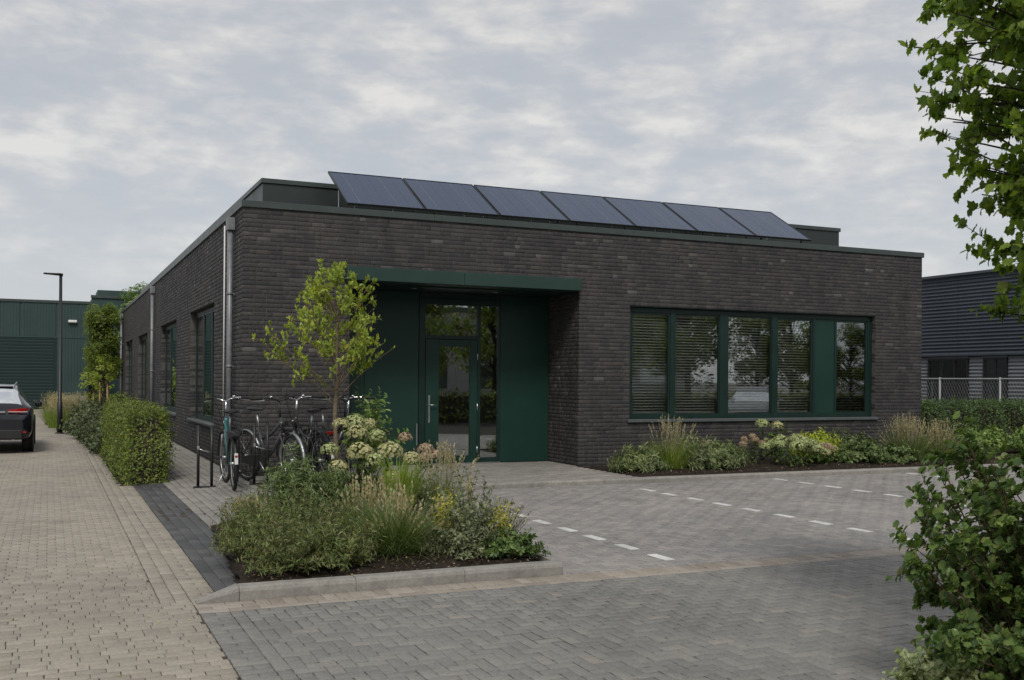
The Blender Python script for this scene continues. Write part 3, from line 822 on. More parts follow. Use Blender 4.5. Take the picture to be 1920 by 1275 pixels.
def soil_bed(name, poly, zc, seed):
    """uneven soil: a fine grid clipped to a polygon"""
    P = np.array(poly); x0, y0 = P.min(0); x1, y1 = P.max(0)
    nx, ny = int((x1 - x0) / .06) + 1, int((y1 - y0) / .06) + 1
    gx, gy = np.meshgrid(np.linspace(x0, x1, nx), np.linspace(y0, y1, ny))
    def inside(px, py):
        r = np.zeros(px.shape, bool); n = len(P)
        for i in range(n):
            a, b = P[i], P[(i + 1) % n]
            c = ((a[1] > py) != (b[1] > py)) & (px < (b[0] - a[0]) * (py - a[1]) / (b[1] - a[1] + 1e-12) + a[0]); r ^= c
        return r
    r2 = np.random.default_rng(seed)
    d = np.full(gx.shape, 9.0)
    for i in range(len(P)):
        a, b = P[i], P[(i + 1) % len(P)]; ab = b - a
        t = np.clip(((gx - a[0]) * ab[0] + (gy - a[1]) * ab[1]) / (ab @ ab), 0, 1)
        d = np.minimum(d, np.hypot(gx - a[0] - t * ab[0], gy - a[1] - t * ab[1]))
    z = zc + .07 * np.clip(d / .6, 0, 1) + r2.normal(0, .007, gx.shape) + .012 * np.sin(gx * 9 + np.sin(gy * 7) * 2) * np.sin(gy * 8)
    V = np.stack([gx, gy, z], 2).reshape(-1, 3)
    cx, cy = (gx[:-1, :-1] + gx[1:, 1:]) / 2, (gy[:-1, :-1] + gy[1:, 1:]) / 2
    i, j = np.where(inside(cx, cy)); k = i * nx + j
    F = np.stack([k, k + 1, k + nx + 1, k + nx], 1)
    o = link(name, fastmesh(name, V, F, True), 'soil'); return struct(o)
PB = [(-1.46, -8.735), (-1.2, -5.3), (-.62, -4.6), (-.45, -3.6), (.2, -2.75), (1.1, -2.46), (2.2, -2.46), (1.98, -4.3), (1.22, -7.0), (1.12, -8.735)]
soil_bed('planting_bed', PB, -.025, 3)
soil_bed('border_bed', [(5.87, -2.30), (22, -2.30), (22, 2.2), (14.44, 2.2), (14.44, .0), (5.87, 0)], -.03, 4)
soil_bed('hedge_bed', [(-1.80, -.12), (-1.02, -.12), (-1.02, 24), (-2.6, 24), (-1.80, 12)], -.075, 5)

# ------------------------------------------------------------------ office building
H_B = .0707
bld = empty('office_building')
tag(bld, 'low dark brick office with flat roof, green entrance and solar panels on top', 'building')
WZ0, WZ1, RZ1 = H_B * 11, H_B * 42, H_B * 45
SZ0 = H_B * 9
XW, YD = 14.42, 31.0
SIDE = [(3.05, 6.69), (9.25, 13.10), (17.26, 21.08), (23.58, 27.36)]
wall = MB()
q = .008
wall.box(q, 1.74, q, .30, -.1, 4.27); wall.box(1.74, 6.03, q, .30, RZ1 + .03, 4.27); wall.box(6.03 + q, 7.11, q, .30, -.1, 4.27)
wall.box(7.11, 13.12, q, .30, WZ1, 4.27); wall.box(7.11, 13.12, q, .30, -.1, WZ0); wall.box(13.12, XW, q, .30, -.1, 4.27)
wall.box(1.44, 1.74, .30, 1.55, -.1, 4.0); wall.box(6.03 + q, 6.33, .30, 1.55, -.1, 4.0)
yy = .30
for a, b in SIDE:
    wall.box(q, .30, yy, a, -.1, 4.27); wall.box(q, .30, a, b, WZ1, 4.27); wall.box(q, .30, a, b, -.1, SZ0); yy = b
wall.box(q, .30, yy, YD, -.1, 4.27)
wall.box(XW - .3, XW - q, .30, YD, -.1, 4.27); wall.box(.3, XW - .3, YD - .3, YD, -.1, 4.27)
wall.build('wall', 'mortar', bld)

def brick_field(O, U, N, length, c0, c1, holes, seed):
    """wild bond; holes (a,b,course0,course1)"""
    r = random.Random(seed)
    C, L, B = [], [], []
    for k in range(c0, c1):
        iv = [(0.0, length)]
        for a, b, h0, h1 in holes:
            if h0 <= k < h1:
                nv = []
                for p, q_ in iv:
                    if b <= p or a >= q_: nv.append((p, q_)); continue
                    if a > p: nv.append((p, a))
                    if b < q_: nv.append((b, q_))
                iv = nv
        off = r.choice((0, .055, .11, .165))
        for p, q_ in iv:
            x = p
            first = True
            while x < q_ - 1e-4:
                l = .105 if r.random() < .34 else .210
                if first: l = r.choice((.110, .165, .220)); first = False
                e = x + l
                if q_ - e < .07: e = q_
                C.append((x + e) / 2); L.append(e - x - .010); B.append(k)
                x = e
    C, L, B = np.array(C), np.array(L), np.array(B)
    P = np.array(O)[None] + np.array(U)[None] * C[:, None] + np.array([0, 0, 1.0])[None] * ((B + .5) * H_B)[:, None]
    P = P + np.array(N)[None] * rng.normal(0, .0014, len(P))[:, None]
    n = len(P)
    return P, np.repeat([U], n, 0), np.repeat([N], n, 0), L
fields = [
    brick_field((0, 0, 0), (1, 0, 0), (0, -1, 0), XW, -1, 61, [(1.74, 6.03, -9, 45), (7.11, 13.12, 11, 42)], 1),
    brick_field((0, YD, 0), (0, -1, 0), (-1, 0, 0), YD, -1, 61, [(YD - b, YD - a, 9, 42) for a, b in SIDE], 2),
    brick_field((6.03, 1.24, 0), (0, -1, 0), (-1, 0, 0), 1.24, -1, 45, [], 3),
    brick_field((13.12, .16, 0), (0, -1, 0), (-1, 0, 0), .16, 11, 42, [], 4),
    brick_field((XW, 0, 0), (0, 1, 0), (1, 0, 0), 6, -1, 61, [], 6),
]
for i, (a, b) in enumerate(SIDE):
    fields.append(brick_field((.13, b, 0), (-1, 0, 0), (0, -1, 0), .13, 9, 42, [], 10 + i))
Pb = np.concatenate([f[0] for f in fields]); Ub = np.concatenate([f[1] for f in fields]).astype(float); Nb = np.concatenate([f[2] for f in fields]).astype(float); Lb = np.concatenate([f[3] for f in fields])
vis = (Nb[:, 1] < -.5) & (Pb[:, 2] > .95) & (Pb[:, 1] < .05) & (Lb > .18) & ~((Pb[:, 0] > .3) & (Pb[:, 0] < 1.75) & (Pb[:, 2] < 3.1))
pieces('brick', 'brickwork', 'brick', bld, Pb, Ub, np.cross(Nb, Ub), Nb, Lb, H_B - .0085, .016, .022, 300, vis=vis)

# roof edge, roof, raised roof part
roof = bx('roof', 'roofing', bld, .3, XW - .3, .3, YD - .3, 3.95, 4.05)
fa = MB()
for i, (a, b) in enumerate(((-.03, 3.2), (3.2, 6.4), (6.4, 9.6), (9.6, 12.8), (12.8, XW + .03))):
    MB().box(a + (.0015 if i else 0), b - .0015, -.03, .33, 4.272, 4.378, bev=.004).build('roof_trim', 'fascia', bld)
y = .332
while y < YD:
    MB().box(-.03, .33, y + .0015, min(y + 3.2, YD + .03) - .0015, 4.272, 4.378, bev=.004).build('roof_trim', 'fascia', bld); y += 3.2
MB().box(XW - .33, XW + .03, .332, YD, 4.272, 4.378, bev=.004).build('roof_trim', 'fascia', bld)
up = bx('roof_upstand', 'upstand', bld, .68, 13.93, 2.03, 28.5, 4.05, 5.06)
t_ = MB().box(.65, 13.96, 2.0, 28.53, 5.06, 5.145, bev=.005).build('upstand_trim', 'fascia', up)

# side and front windows
def rect_frame(mb, u0, u1, z0, z1, f, put):
    put(mb, u0, u0 + f, z0, z1); put(mb, u1 - f, u1, z0, z1); put(mb, u0 + f, u1 - f, z1 - f, z1); put(mb, u0 + f, u1 - f, z0, z0 + f)
win = MB(); FZ0, FZ1 = WZ0 + .062, WZ1 - .012
def fbox(d0, d1, b=.004): return lambda mb, a, c, z0, z1: mb.box(a, c, d0, d1, z0, z1, bev=b)
pf = fbox(.105, .185)
pf(win, 7.115, 7.20, FZ0, FZ1); pf(win, 13.0, 13.115, FZ0, FZ1)
for a, b in ((8.075, 8.175), (9.225, 9.415), (10.495, 10.615), (11.535, 11.605), (12.105, 12.135)): pf(win, a, b, FZ0, FZ1)
edges = [7.20, 8.075, 8.175, 9.225, 9.415, 10.495, 10.615, 11.535, 11.605, 12.105, 12.135, 13.0]
for i in range(0, 12, 2):
    pf(win, edges[i], edges[i + 1], FZ0, FZ0 + .07); pf(win, edges[i], edges[i + 1], FZ1 - .10, FZ1)
wn = win.build('window', 'frame', bld)
PANES = [(7.20, 8.075), (8.175, 9.225), (9.415, 10.495), (10.615, 11.535), (12.135, 13.0)]
for i, (a, b) in enumerate(PANES):
    s = MB(); rect_frame(s, a, b, FZ0 + .07, FZ1 - .10, .038 if i in (0, 3, 4) else .022, fbox(.120, .170, .003)); s.build('sash', 'frame', wn)
    f = .036 if i in (0, 3, 4) else .020
    bx('pane', 'pane', wn, a + f, b - f, .146, .152, FZ0 + .07 + f, FZ1 - .10 - f)
MB().box(11.607, 12.103, .118, .160, FZ0 + .072, FZ1 - .102, bev=.003).build('infill_panel', 'dkgreen', wn)
MB().box(7.06, 13.17, -.045, .105, WZ0 + .002, WZ0 + .060, bev=.006).build('window_sill', 'sill', wn)
MB().box(7.112, 13.118, .01, .105, WZ1 - .0115, WZ1 - .002).build('lintel_strip', 'frame', wn)
for i, (a, b) in enumerate(SIDE):
    sw = MB(); z0, z1 = SZ0 + .05, WZ1 - .01
    pX = lambda mb, u, v, p, q_: mb.box(.130, .215, u, v, p, q_, bev=.004)
    rect_frame(sw, a + .005, b - .005, z0, z1, .07, pX)
    w3 = (b - a - .14) / 3
    for k in (1, 2): pX(sw, a + .07 + w3 * k - .045, a + .07 + w3 * k + .045, z0 + .07, z1 - .07)
    sob = sw.build('window', 'frame', bld)
    for k in range(3):
        u0, u1 = a + .07 + w3 * k + (.045 if k else 0), a + .07 + w3 * (k + 1) - (.045 if k < 2 else 0)
        s = MB(); rect_frame(s, u0, u1, z0 + .07, z1 - .07, .04, lambda mb, u, v, p, q_: mb.box(.136, .200, u, v, p, q_, bev=.003)); s.build('sash', 'frame', sob)
        bx('pane', 'pane', sob, .150, .156, u0 + .038, u1 - .038, z0 + .108, z1 - .108)
    MB().box(-.05, .130, a - .04, b + .04, SZ0 + .001, SZ0 + .048, bev=.006).build('window_sill', 'sill', sob)
# rainwater pipes with hoppers
for y_ in (.80, 14.82, 28.84):
    p = MB(); p.tube([(-.075, y_, -.05), (-.075, y_, 4.0)], .047, 14); 
    o = p.build('downpipe', 'zinc', bld)
    MB().box(-.135, -.002, y_ - .085, y_ + .085, 3.99, 4.20, bev=.012).build('hopper', 'zinc', o)
    for z_ in (.55, 1.75, 2.95):
        MB().tube([(-.075, y_, z_ - .02), (-.075, y_, z_ + .02)], .053, 14).box(-.04, .0, y_ - .012, y_ + .012, z_ - .015, z_ + .015).build('pipe_clip', 'zinc', o)
MB().tube([(-.02, 1.75, .9), (-.02, 1.75, 4.2)], .014, 6).build('cable', 'white', bld)
for y_ in (7.2, 8.4, 15.9, 22.4):
    MB().box(-.004, .004, y_ - .006, y_ + .006, 2.99, 4.27).build('expansion_joint', 'blackplastic', bld)

# entrance: canopy, soffit, green panels, glazed screen, door
can = MB().box(1.645, 3.719, -.15, .30, RZ1 + .005, 3.405, bev=.005).build('canopy', 'canopy', bld)
MB().box(3.723, 5.995, -.15, .30, RZ1 + .005, 3.405, bev=.005).build('fascia_sheet', 'canopy', can)
bx('soffit', 'frame', can, 1.742, 6.028, .302, 1.30, RZ1 - .02, RZ1 + .02)
for x_, y_ in ((3.06, .62), (4.67, .70)):
    MB().tube([(x_, y_, RZ1 - .026), (x_, y_, RZ1 - .019)], .055, 16).build('downlight', 'steel', can)
YR = 1.24
for a, b in ((1.742, 2.35), (2.354, 3.375), (5.005, 6.026)):
    MB().box(a, b, YR, YR + .05, .0, RZ1 - .022, bev=.004).build('green_panel', 'dkgreen', bld)
scr = MB()
sp = lambda mb, a, b, z0, z1: mb.box(a, b, YR - .012, YR + .06, z0, z1, bev=.004)
sp(scr, 3.38, 3.50, 0, 3.05); sp(scr, 4.53, 4.60, 0, 3.05); sp(scr, 4.955, 5.0, 0, 3.05)
sp(scr, 3.50, 4.53, 2.94, 3.05); sp(scr, 3.50, 4.53, 2.305, 2.375); sp(scr, 4.60, 4.955, 2.94, 3.05); sp(scr, 4.60, 4.955, 0, .10)
scr.box(3.38, 5.0, YR, YR + .05, 3.052, RZ1 - .022)
es = scr.build('entrance_screen', 'frame', bld)
bx('transom_pane', 'doorpane', es, 3.50, 4.53, YR + .020, YR + .026, 2.375, 2.94)
bx('sidelight_pane', 'doorpane', es, 4.60, 4.955, YR + .020, YR + .026, .10, 2.94)
dr = MB()
dp = lambda mb, a, b, z0, z1: mb.box(a, b, YR - .022, YR + .045, z0, z1, bev=.004)
dp(dr, 3.505, 3.765, .012, 2.30); dp(dr, 4.385, 4.525, .012, 2.30); dp(dr, 3.765, 4.385, 2.17, 2.30); dp(dr, 3.765, 4.385, .012, .145)
do = dr.build('door', 'dkgreen', bld)
bx('pane', 'doorpane', do, 3.765, 4.385, YR + .008, YR + .014, .145, 2.17)
hd = MB(); hd.box(3.555, 3.590, YR - .036, YR - .022, .76, 1.27, bev=.004); hd.tube([(3.572, YR - .03, 1.09), (3.572, YR - .085, 1.09), (3.70, YR - .085, 1.09)], .010, 10)
hd.tube([(3.572, YR - .034, .93), (3.572, YR - .045, .93)], .014, 12); hd.build('handle', 'steel', do)
for z_ in (.25, 1.05, 2.0): MB().tube([(4.53, YR - .03, z_ - .07), (4.53, YR - .03, z_ + .07)], .011, 10).build('hinge', 'steel', do)
MB().box(3.38, 5.0, YR - .05, YR - .013, -.001, .012, bev=.003).build('threshold', 'alu', es)
MB().box(3.335, 3.352, YR - .02, YR - .001, .35, .75).build('door_bell', 'steel', es)

# rooms behind the glass
bx('interior_floor', 'roomfloor', bld, .3, XW - .3, 1.56, YD - .3, -.06, .0)
bx('interior_floor', 'roomfloor', bld, 6.34, XW - .3, .3, 1.555, -.06, .0)
bx('interior_floor', 'roomfloor', bld, 3.38, 5.0, YR + .06, 1.555, -.06, .0)
bx('interior_ceiling', 'room', bld, .3, XW - .3, .31, YD - .3, 3.20, 3.24)
bx('interior_wall', 'room', bld, 6.34, 6.44, 1.56, 7.0, 0, 3.2); bx('interior_wall', 'room', bld, 6.44, XW - .3, 6.9, 7.0, 0, 3.2)
bx('interior_wall', 'room', bld, .30, 6.34, 7.9, 8.0, 0, 3.2); bx('interior_wall', 'room', bld, 3.0, 3.1, 8.0, YD - .3, 0, 3.2)
bx('interior_wall', 'room', bld, 2.9, 3.0, 1.56, 7.9, 0, 3.2)

# venetian blinds, one per pane
bl_lab = ['venetian blind in the window pane nearest the entrance', 'venetian blind in the second window pane from the entrance', 'venetian blind in the third window pane from the entrance',
          'venetian blind in the fourth pane, beside the solid green panel', 'venetian blind in the window pane nearest the outer brick corner']
for i, (a, b) in enumerate(PANES):
    t = empty('venetian_blind', (a + .03, .235, FZ0 + .1)); tag(t, 'cream ' + bl_lab[i], 'blind', 'venetian blinds in the office window')
    wd = b - a - .06; top = FZ1 - .11 - (FZ0 + .1)
    sv = []
    for xx in (0, wd):
        sv.append([(xx, -.022, .0), (xx, -.011, .0032), (xx, .011, .0032), (xx, .022, .0), (xx, .011, .0022), (xx, -.011, .0022)])
    mb = MB().loft(sv, True, True); me = None
    n = 35
    for k in range(n):
        if me is None: o = mb.build('slat', 'blind', t); me = o.data
        else: o = link('slat', me, None, t)
        o.location = (0, random.uniform(-.001, .001), .03 + (top - .08) * k / (n - 1)); o.rotation_euler = (R(random.gauss(35, 1.2)), random.gauss(0, .0012), 0)
    MB().box(0, wd, -.02, .02, top - .035, top, bev=.003).build('head_rail', 'blind', t)
    MB().box(0, wd, -.013, .013, 0, .018, bev=.003).build('bottom_rail', 'blind', t)
    for fx in (.16, .84): MB().tube([(wd * fx, -.014, .01), (wd * fx, -.014, top - .03)], .0016, 4).build('cord', 'blind', t)

# ------------------------------------------------------------------ solar panels on the roof
def M_cells():
    b = NB('solar cell glass')
    c = b.ramp(b.rnd(1), [(0, (0.014, 0.033, 0.078)), (1, (0.016, 0.036, 0.084))])
    return b.pbr(c, 0.15, 0, None, 0.30)
MAT['cell'] = M_cells()
MAT['panel_frame'] = M_plain('grey panel frame', (0.20, 0.21, 0.23), 0.4, 0.4, var=0.08)
MAT['back'] = M_plain('solar backsheet', (0.060, 0.080, 0.14), 0.25, var=0.05, spec=0.22)
pw, pd = 1.43, 1.52
tilt = math.atan2(.76, 1.30)
order = ['first', 'second', 'third', 'fourth', 'fifth', 'sixth', 'last']
for i in range(7):
    t = empty('solar_panel', (1.74 + i * 1.4075, .22, 4.505)); t.rotation_euler = (tilt, 0, random.gauss(0, .002))
    tag(t, 'blue tilted solar panel, %s in the roof row from the downpipe corner' % order[i], 'solar panel', 'solar panels in a row on the flat roof')
    pw_ = 1.380
    fr = MB(); 
    for a in ((0, pw_, 0, .014), (0, pw_, pd - .014, pd), (0, .014, .014, pd - .014), (pw_ - .014, pw_, .014, pd - .014)): fr.box(a[0], a[1], a[2], a[3], -.035, .004)
    fr.build('frame', 'blackmetal', t)
    bx('backsheet', 'back', t, .014, pw_ - .014, .014, pd - .014, -.02, -.006)
    for p in range(6):
        cw = (pw_ - .05) / 6
        MB().box(.025 + cw * p + .002, .025 + cw * (p + 1) - .002, .025, pd - .025, -.0055, -.004).build('cell_column', 'cell', t)
    for p in range(1, 8): bx('cell_seam', 'back', t, .025, pw_ - .025, .025 + (pd - .05) * p / 8 - .0025, .025 + (pd - .05) * p / 8 + .0025, -.0058, -.0036)
    for p in (1, 4): bx('busbar', 'alu', t, .025 + cw * p - .0012, .025 + cw * p + .0012, .025, pd - .025, -.0058, -.0035)
    sp_ = MB()
    for xx in (.18, pw_ - .18):
        for yv, zz_ in ((.10, -.45), (pd - .12, -1.15)):
            v0 = Vector((xx, yv, -.036)); dz = Vector((0, -math.sin(tilt), -math.cos(tilt)))   # world down, in panel space
            dn = Vector((0, math.sin(-tilt), -math.cos(tilt)))
            ln_ = (4.505 + yv * math.sin(tilt) - 4.06)
            sp_.tube([v0, v0 + dn * ln_], .026 if yv < .5 else .016, 6)
        sp_.tube([(xx, .05, -.05), (xx, pd - .05, -.05)], .018, 6)
    sp_.build('mounting_frame', 'alu', t)
for k, (x_, y_) in enumerate(((4.05, .50), (4.35, .52), (10.7, .46))):
    o = MB().box(-.10, .10, -.08, .08, 0, .42, bev=.01).build('roof_vent', 'white'); o.location = (x_, y_, 4.05)
    tag(o, ['small pale roof box under the second solar panel, nearer the corner', 'small pale roof box under the third solar panel', 'small pale roof box under the last solar panel'][k], 'roof vent', 'pale boxes under the solar panels')

# ------------------------------------------------------------------ neighbouring buildings
MAT['wgreen'] = M_plain('green steel cladding', (0.037, 0.068, 0.064), 0.55, var=0.12, scale=1.0, spec=0.3)
MAT['wdoor'] = M_plain('dark green shutter', (0.011, 0.029, 0.027), 0.55, var=0.12, scale=1.0, spec=0.3)
MAT['plinth'] = M_concrete('pale plinth', (0.32, 0.32, 0.31))
MAT['bluegrey'] = M_plain('blue grey corrugated steel', (0.060, 0.073, 0.092), 0.42, 0.15, var=0.10, scale=0.8)
MAT['lightgrey'] = M_plain('light grey corrugated steel', (0.17, 0.18, 0.195), 0.45, 0.15, var=0.10, scale=0.8)
MAT['mesh'] = M_plain('galvanised wire', (0.30, 0.31, 0.32), 0.55, 0.2, var=0.1)
MAT['darkpane'] = M_glass('far window pane', 0.12, (0.92, 0.94, 0.95))
def ribbed(x0, x1, z0, z1, y, pitch=.15, d=.022):
    """vertical trapezoid ribs, facing -Y"""
    pr = []; x = x0
    while x < x1 - 1e-6:
        for a, dd in ((0, 0), (.55, 0), (.65, d), (.9, d), (1.0, 0)):
            if x + a * pitch <= x1: pr.append((x + a * pitch, y - dd))
        x += pitch
    mb = MB(); v = [(px, py, z) for px, py in pr for z in (z0, z1)]
    mb.add(v, [(2 * i, 2 * i + 2, 2 * i + 3, 2 * i + 1) for i in range(len(pr) - 1)])
    return mb
WY = 41.0
wh = tag(empty('warehouse', (0, WY, 0)), 'green metal warehouse with roller shutter at the end of the driveway', 'building')
bx('wall', 'wgreen', wh, -16, -.83, .03, 22, G, 5.36)
seams = [-16, -12.6, -9.6, -6.6, -5.05, -4.1, -2.48, -.83]
for a, b in zip(seams[:-1], seams[1:]):
    ribbed(a + .008, b - .008, 3.62, 5.36, 0, .145).build('cladding_panel', 'wgreen', wh)
ribbed(-2.47, -.84, .62, 3.57, 0, .145).build('cladding_panel', 'wgreen', wh)
ribbed(-16, -8.6, .62, 3.57, 0, .145).build('cladding_panel', 'wgreen', wh)
bx('plinth', 'plinth', wh, -2.47, -.81, -.05, .03, G, .60); bx('plinth', 'plinth', wh, -16, -8.6, -.05, .03, G, .60)
bx('band', 'wgreen', wh, -16.02, -.81, -.035, .03, 3.572, 3.618)
bx('roof_trim', 'fascia', wh, -16.05, -.78, -.06, .3, 5.36, 5.49)
rd = bx('shutter_frame', 'wdoor', wh, -2.57, -2.47, -.05, .03, G, 3.57)
sd = bx('roller_shutter', 'wdoor', wh, -8.6, -2.57, .0, .028, G, 3.57)
zz_ = G + .01
me = None
while zz_ < 3.5:
    if me is None:
        o = MB().loft([[(x_, .0, .0), (x_, -.012, .02), (x_, -.013, .12), (x_, -.006, .148), (x_, .0, .155)] for x_ in (-8.59, -2.58)], True, False).build('slat', 'wdoor', sd); me = o.data
    else: o = link('slat', me, None, sd)
    o.location = (0, 0, zz_); zz_ += .16
lf = MB().box(-1.92, -1.50, -.22, -.02, 4.36, 4.50, bev=.03).build('wall_lamp', 'white', wh)
ann = tag(empty('warehouse_annex', (0, WY + 7, 0)), 'taller green metal hall volume behind the warehouse corner', 'building')
bx('wall', 'wgreen', ann, -.55, 9, 0.03, 14, G, 6.2)
ribbed(-.55, 9, G, 5.75, 0, .2).build('cladding_panel', 'wgreen', ann)
bx('roof_trim', 'fascia', ann, -.6, 9.05, -.06, .3, 6.2, 6.36)
bx('eave_box', 'wgreen', ann, -.2, 3.2, 1.0, 4, 6.36, 6.75)

BX = 23.6
hb_ = tag(empty('corrugated_hall', (BX, 0, 0)), 'blue grey corrugated hall behind the white wire fence', 'building')
bx('wall', 'bluegrey', hb_, .12, 22, -3, 16, G, 5.0)
def corr(y0, y1, z0, z1, x, pitch, d, n=6):
    k = int(round((z1 - z0) / pitch * n)); pr = [(x - d * (.5 + .5 * math.cos(2 * math.pi * i / n)), z0 + (z1 - z0) * i / k) for i in range(k + 1)]
    mb = MB(); mb.add([(px, yv, pz) for px, pz in pr for yv in (y0, y1)], [(2 * i, 2 * i + 2, 2 * i + 3, 2 * i + 1) for i in range(k)], True); return mb
ys = [-3, 1.6, 7.4, 13.2, 16]
for a, b in zip(ys[:-1], ys[1:]): corr(a + .004, b - .004, 2.50, 5.0, .10, .1136, .045).build('cladding_sheet', 'bluegrey', hb_)
bx('drip_trim', 'bluegrey', hb_, -.01, .12, -3, 16, 2.44, 2.50); bx('roof_trim', 'bluegrey', hb_, -.02, .4, -3, 16, 5.0, 5.08)
wl = [(5.55, 6.42, 2), (7.00, 8.62, 3), (3.6, 4.7, 2), (1.0, 2.6, 3)]
prev = -3.0
for a, b, k in sorted(wl):
    corr(prev, a - .02, .55, 2.44, .117, .1136, .03).build('cladding_sheet', 'lightgrey', hb_); prev = b + .02
    if (a, b) == (5.55, 6.42): pass
    f = MB(); fr = lambda mb, u, v, p, q_: mb.box(.06, .125, u, v, p, q_)
    rect_frame(f, a, b, .55, 2.36, .06, fr)
    for j in range(1, k): u = a + (b - a) * j / k; fr(f, u - .03, u + .03, .61, 2.30)
    fo = f.build('window', 'blackmetal', hb_)
    for j in range(k): bx('pane', 'darkpane', fo, .098, .102, a + .06 + (b - a - .06) * j / k, a + (b - a - .06) * (j + 1) / k, .61, 2.30)
    if k == 3:
        for j in range(k): bx('roller_blind', 'plinth', fo, .108, .112, a + .08 + (b - a - .06) * j / k, a - .03 + (b - a - .06) * (j + 1) / k, .61 + (.25 if j == 0 else 0), 2.28)
    bx('head_panel', 'lightgrey', fo, .08, .12, a, b, 2.365, 2.44)
corr(prev, 16, .55, 2.44, .117, .1136, .03).build('cladding_sheet', 'lightgrey', hb_)
bx('plinth', 'plinth', hb_, .05, .12, -3, 16, G, .55)

fn_ = tag(empty('wire_fence', (20.6, 0, 0)), 'white chain link fence with top rail between hedge and corrugated hall', 'fence')
MB().tube([(0, -3, 1.69), (0, 12, 1.69)], .022, 8).build('top_rail', 'mesh', fn_)
MB().tube([(0, -3, .98), (0, 12, .98)], .016, 8).build('bottom_rail', 'mesh', fn_)
for y_ in np.arange(-2.95, 12.1, 2.05): MB().tube([(0, y_, -.1), (0, y_, 1.73)], .03, 8).build('post', 'mesh', fn_)
mv = MB()
s_ = .095
for k in range(int(15 / s_)):
    y_ = -3 + k * s_
    mv.tube([(0, y_, 1.0), (0.003, y_ + .34, 1.67)], .0035, 3, False); mv.tube([(0.006, y_ + .34, 1.0), (.004, y_, 1.67)], .0035, 3, False)
mv.build('chain_mesh', 'mesh', fn_)['kind'] = 'stuff'
bx('kick_board', 'plinth', fn_, -.02, .02, -3, 12, -.1, .95)

# ------------------------------------------------------------------ street lamp
lp = tag(empty('street_lamp', (-2.50, 15.8, G)), 'black slim street lamp beside the driveway hedge', 'street lamp')
MB().tube([(0, 0, 0), (0, 0, .9), (0, 0, .92), (0, 0, 4.60)], [.075, .075, .055, .042], 12).build('pole', 'blackmetal', lp)
MB().tube([(0, 0, 0), (0, 0, .03)], .13, 14).build('base_plate', 'blackmetal', lp)
MB().loft([[(x_, -wv, 4.60 + dz - t), (x_, wv, 4.60 + dz - t), (x_, wv, 4.60 + dz + t), (x_, -wv, 4.60 + dz + t)] for x_, wv, t, dz in ((.06, .04, .035, -.01), (-.05, .06, .035, 0), (-.12, .11, .025, .0), (-.42, .10, .018, .01), (-.46, .06, .012, .012))], True, True).build('lamp_head', 'blackmetal', lp)

# ------------------------------------------------------------------ cars
MAT['carpaint'] = M_plain('navy car paint', (0.004, 0.005, 0.011), 0.2, 0.0, var=0.1, coat=0.6, spec=0.4)
MAT['carsilver'] = M_plain('silver car paint', (0.22, 0.23, 0.24), 0.5, 0.2, var=0.05)
MAT['carglass'] = M_glass('car window glass', 0.08, (0.14, 0.16, 0.17))
MAT['plate'] = M_plain('yellow number plate', (0.62, 0.42, 0.03), 0.45, var=0.05)
def catmull(A, n):
    """upsample control rows (k, ...) by n per span"""
    A = np.asarray(A, float); P = np.concatenate([2 * A[:1] - A[1:2], A, 2 * A[-1:] - A[-2:-1]]); out = []
    for i in range(1, len(P) - 2):
        for t in np.arange(n) / n:
            out.append(.5 * (2 * P[i] + (P[i + 1] - P[i - 1]) * t + (2 * P[i - 1] - 5 * P[i] + 4 * P[i + 1] - P[i + 2]) * t * t + (3 * P[i] - P[i - 1] - 3 * P[i + 1] + P[i + 2]) * t ** 3))
    out.append(P[-2]); return np.array(out)
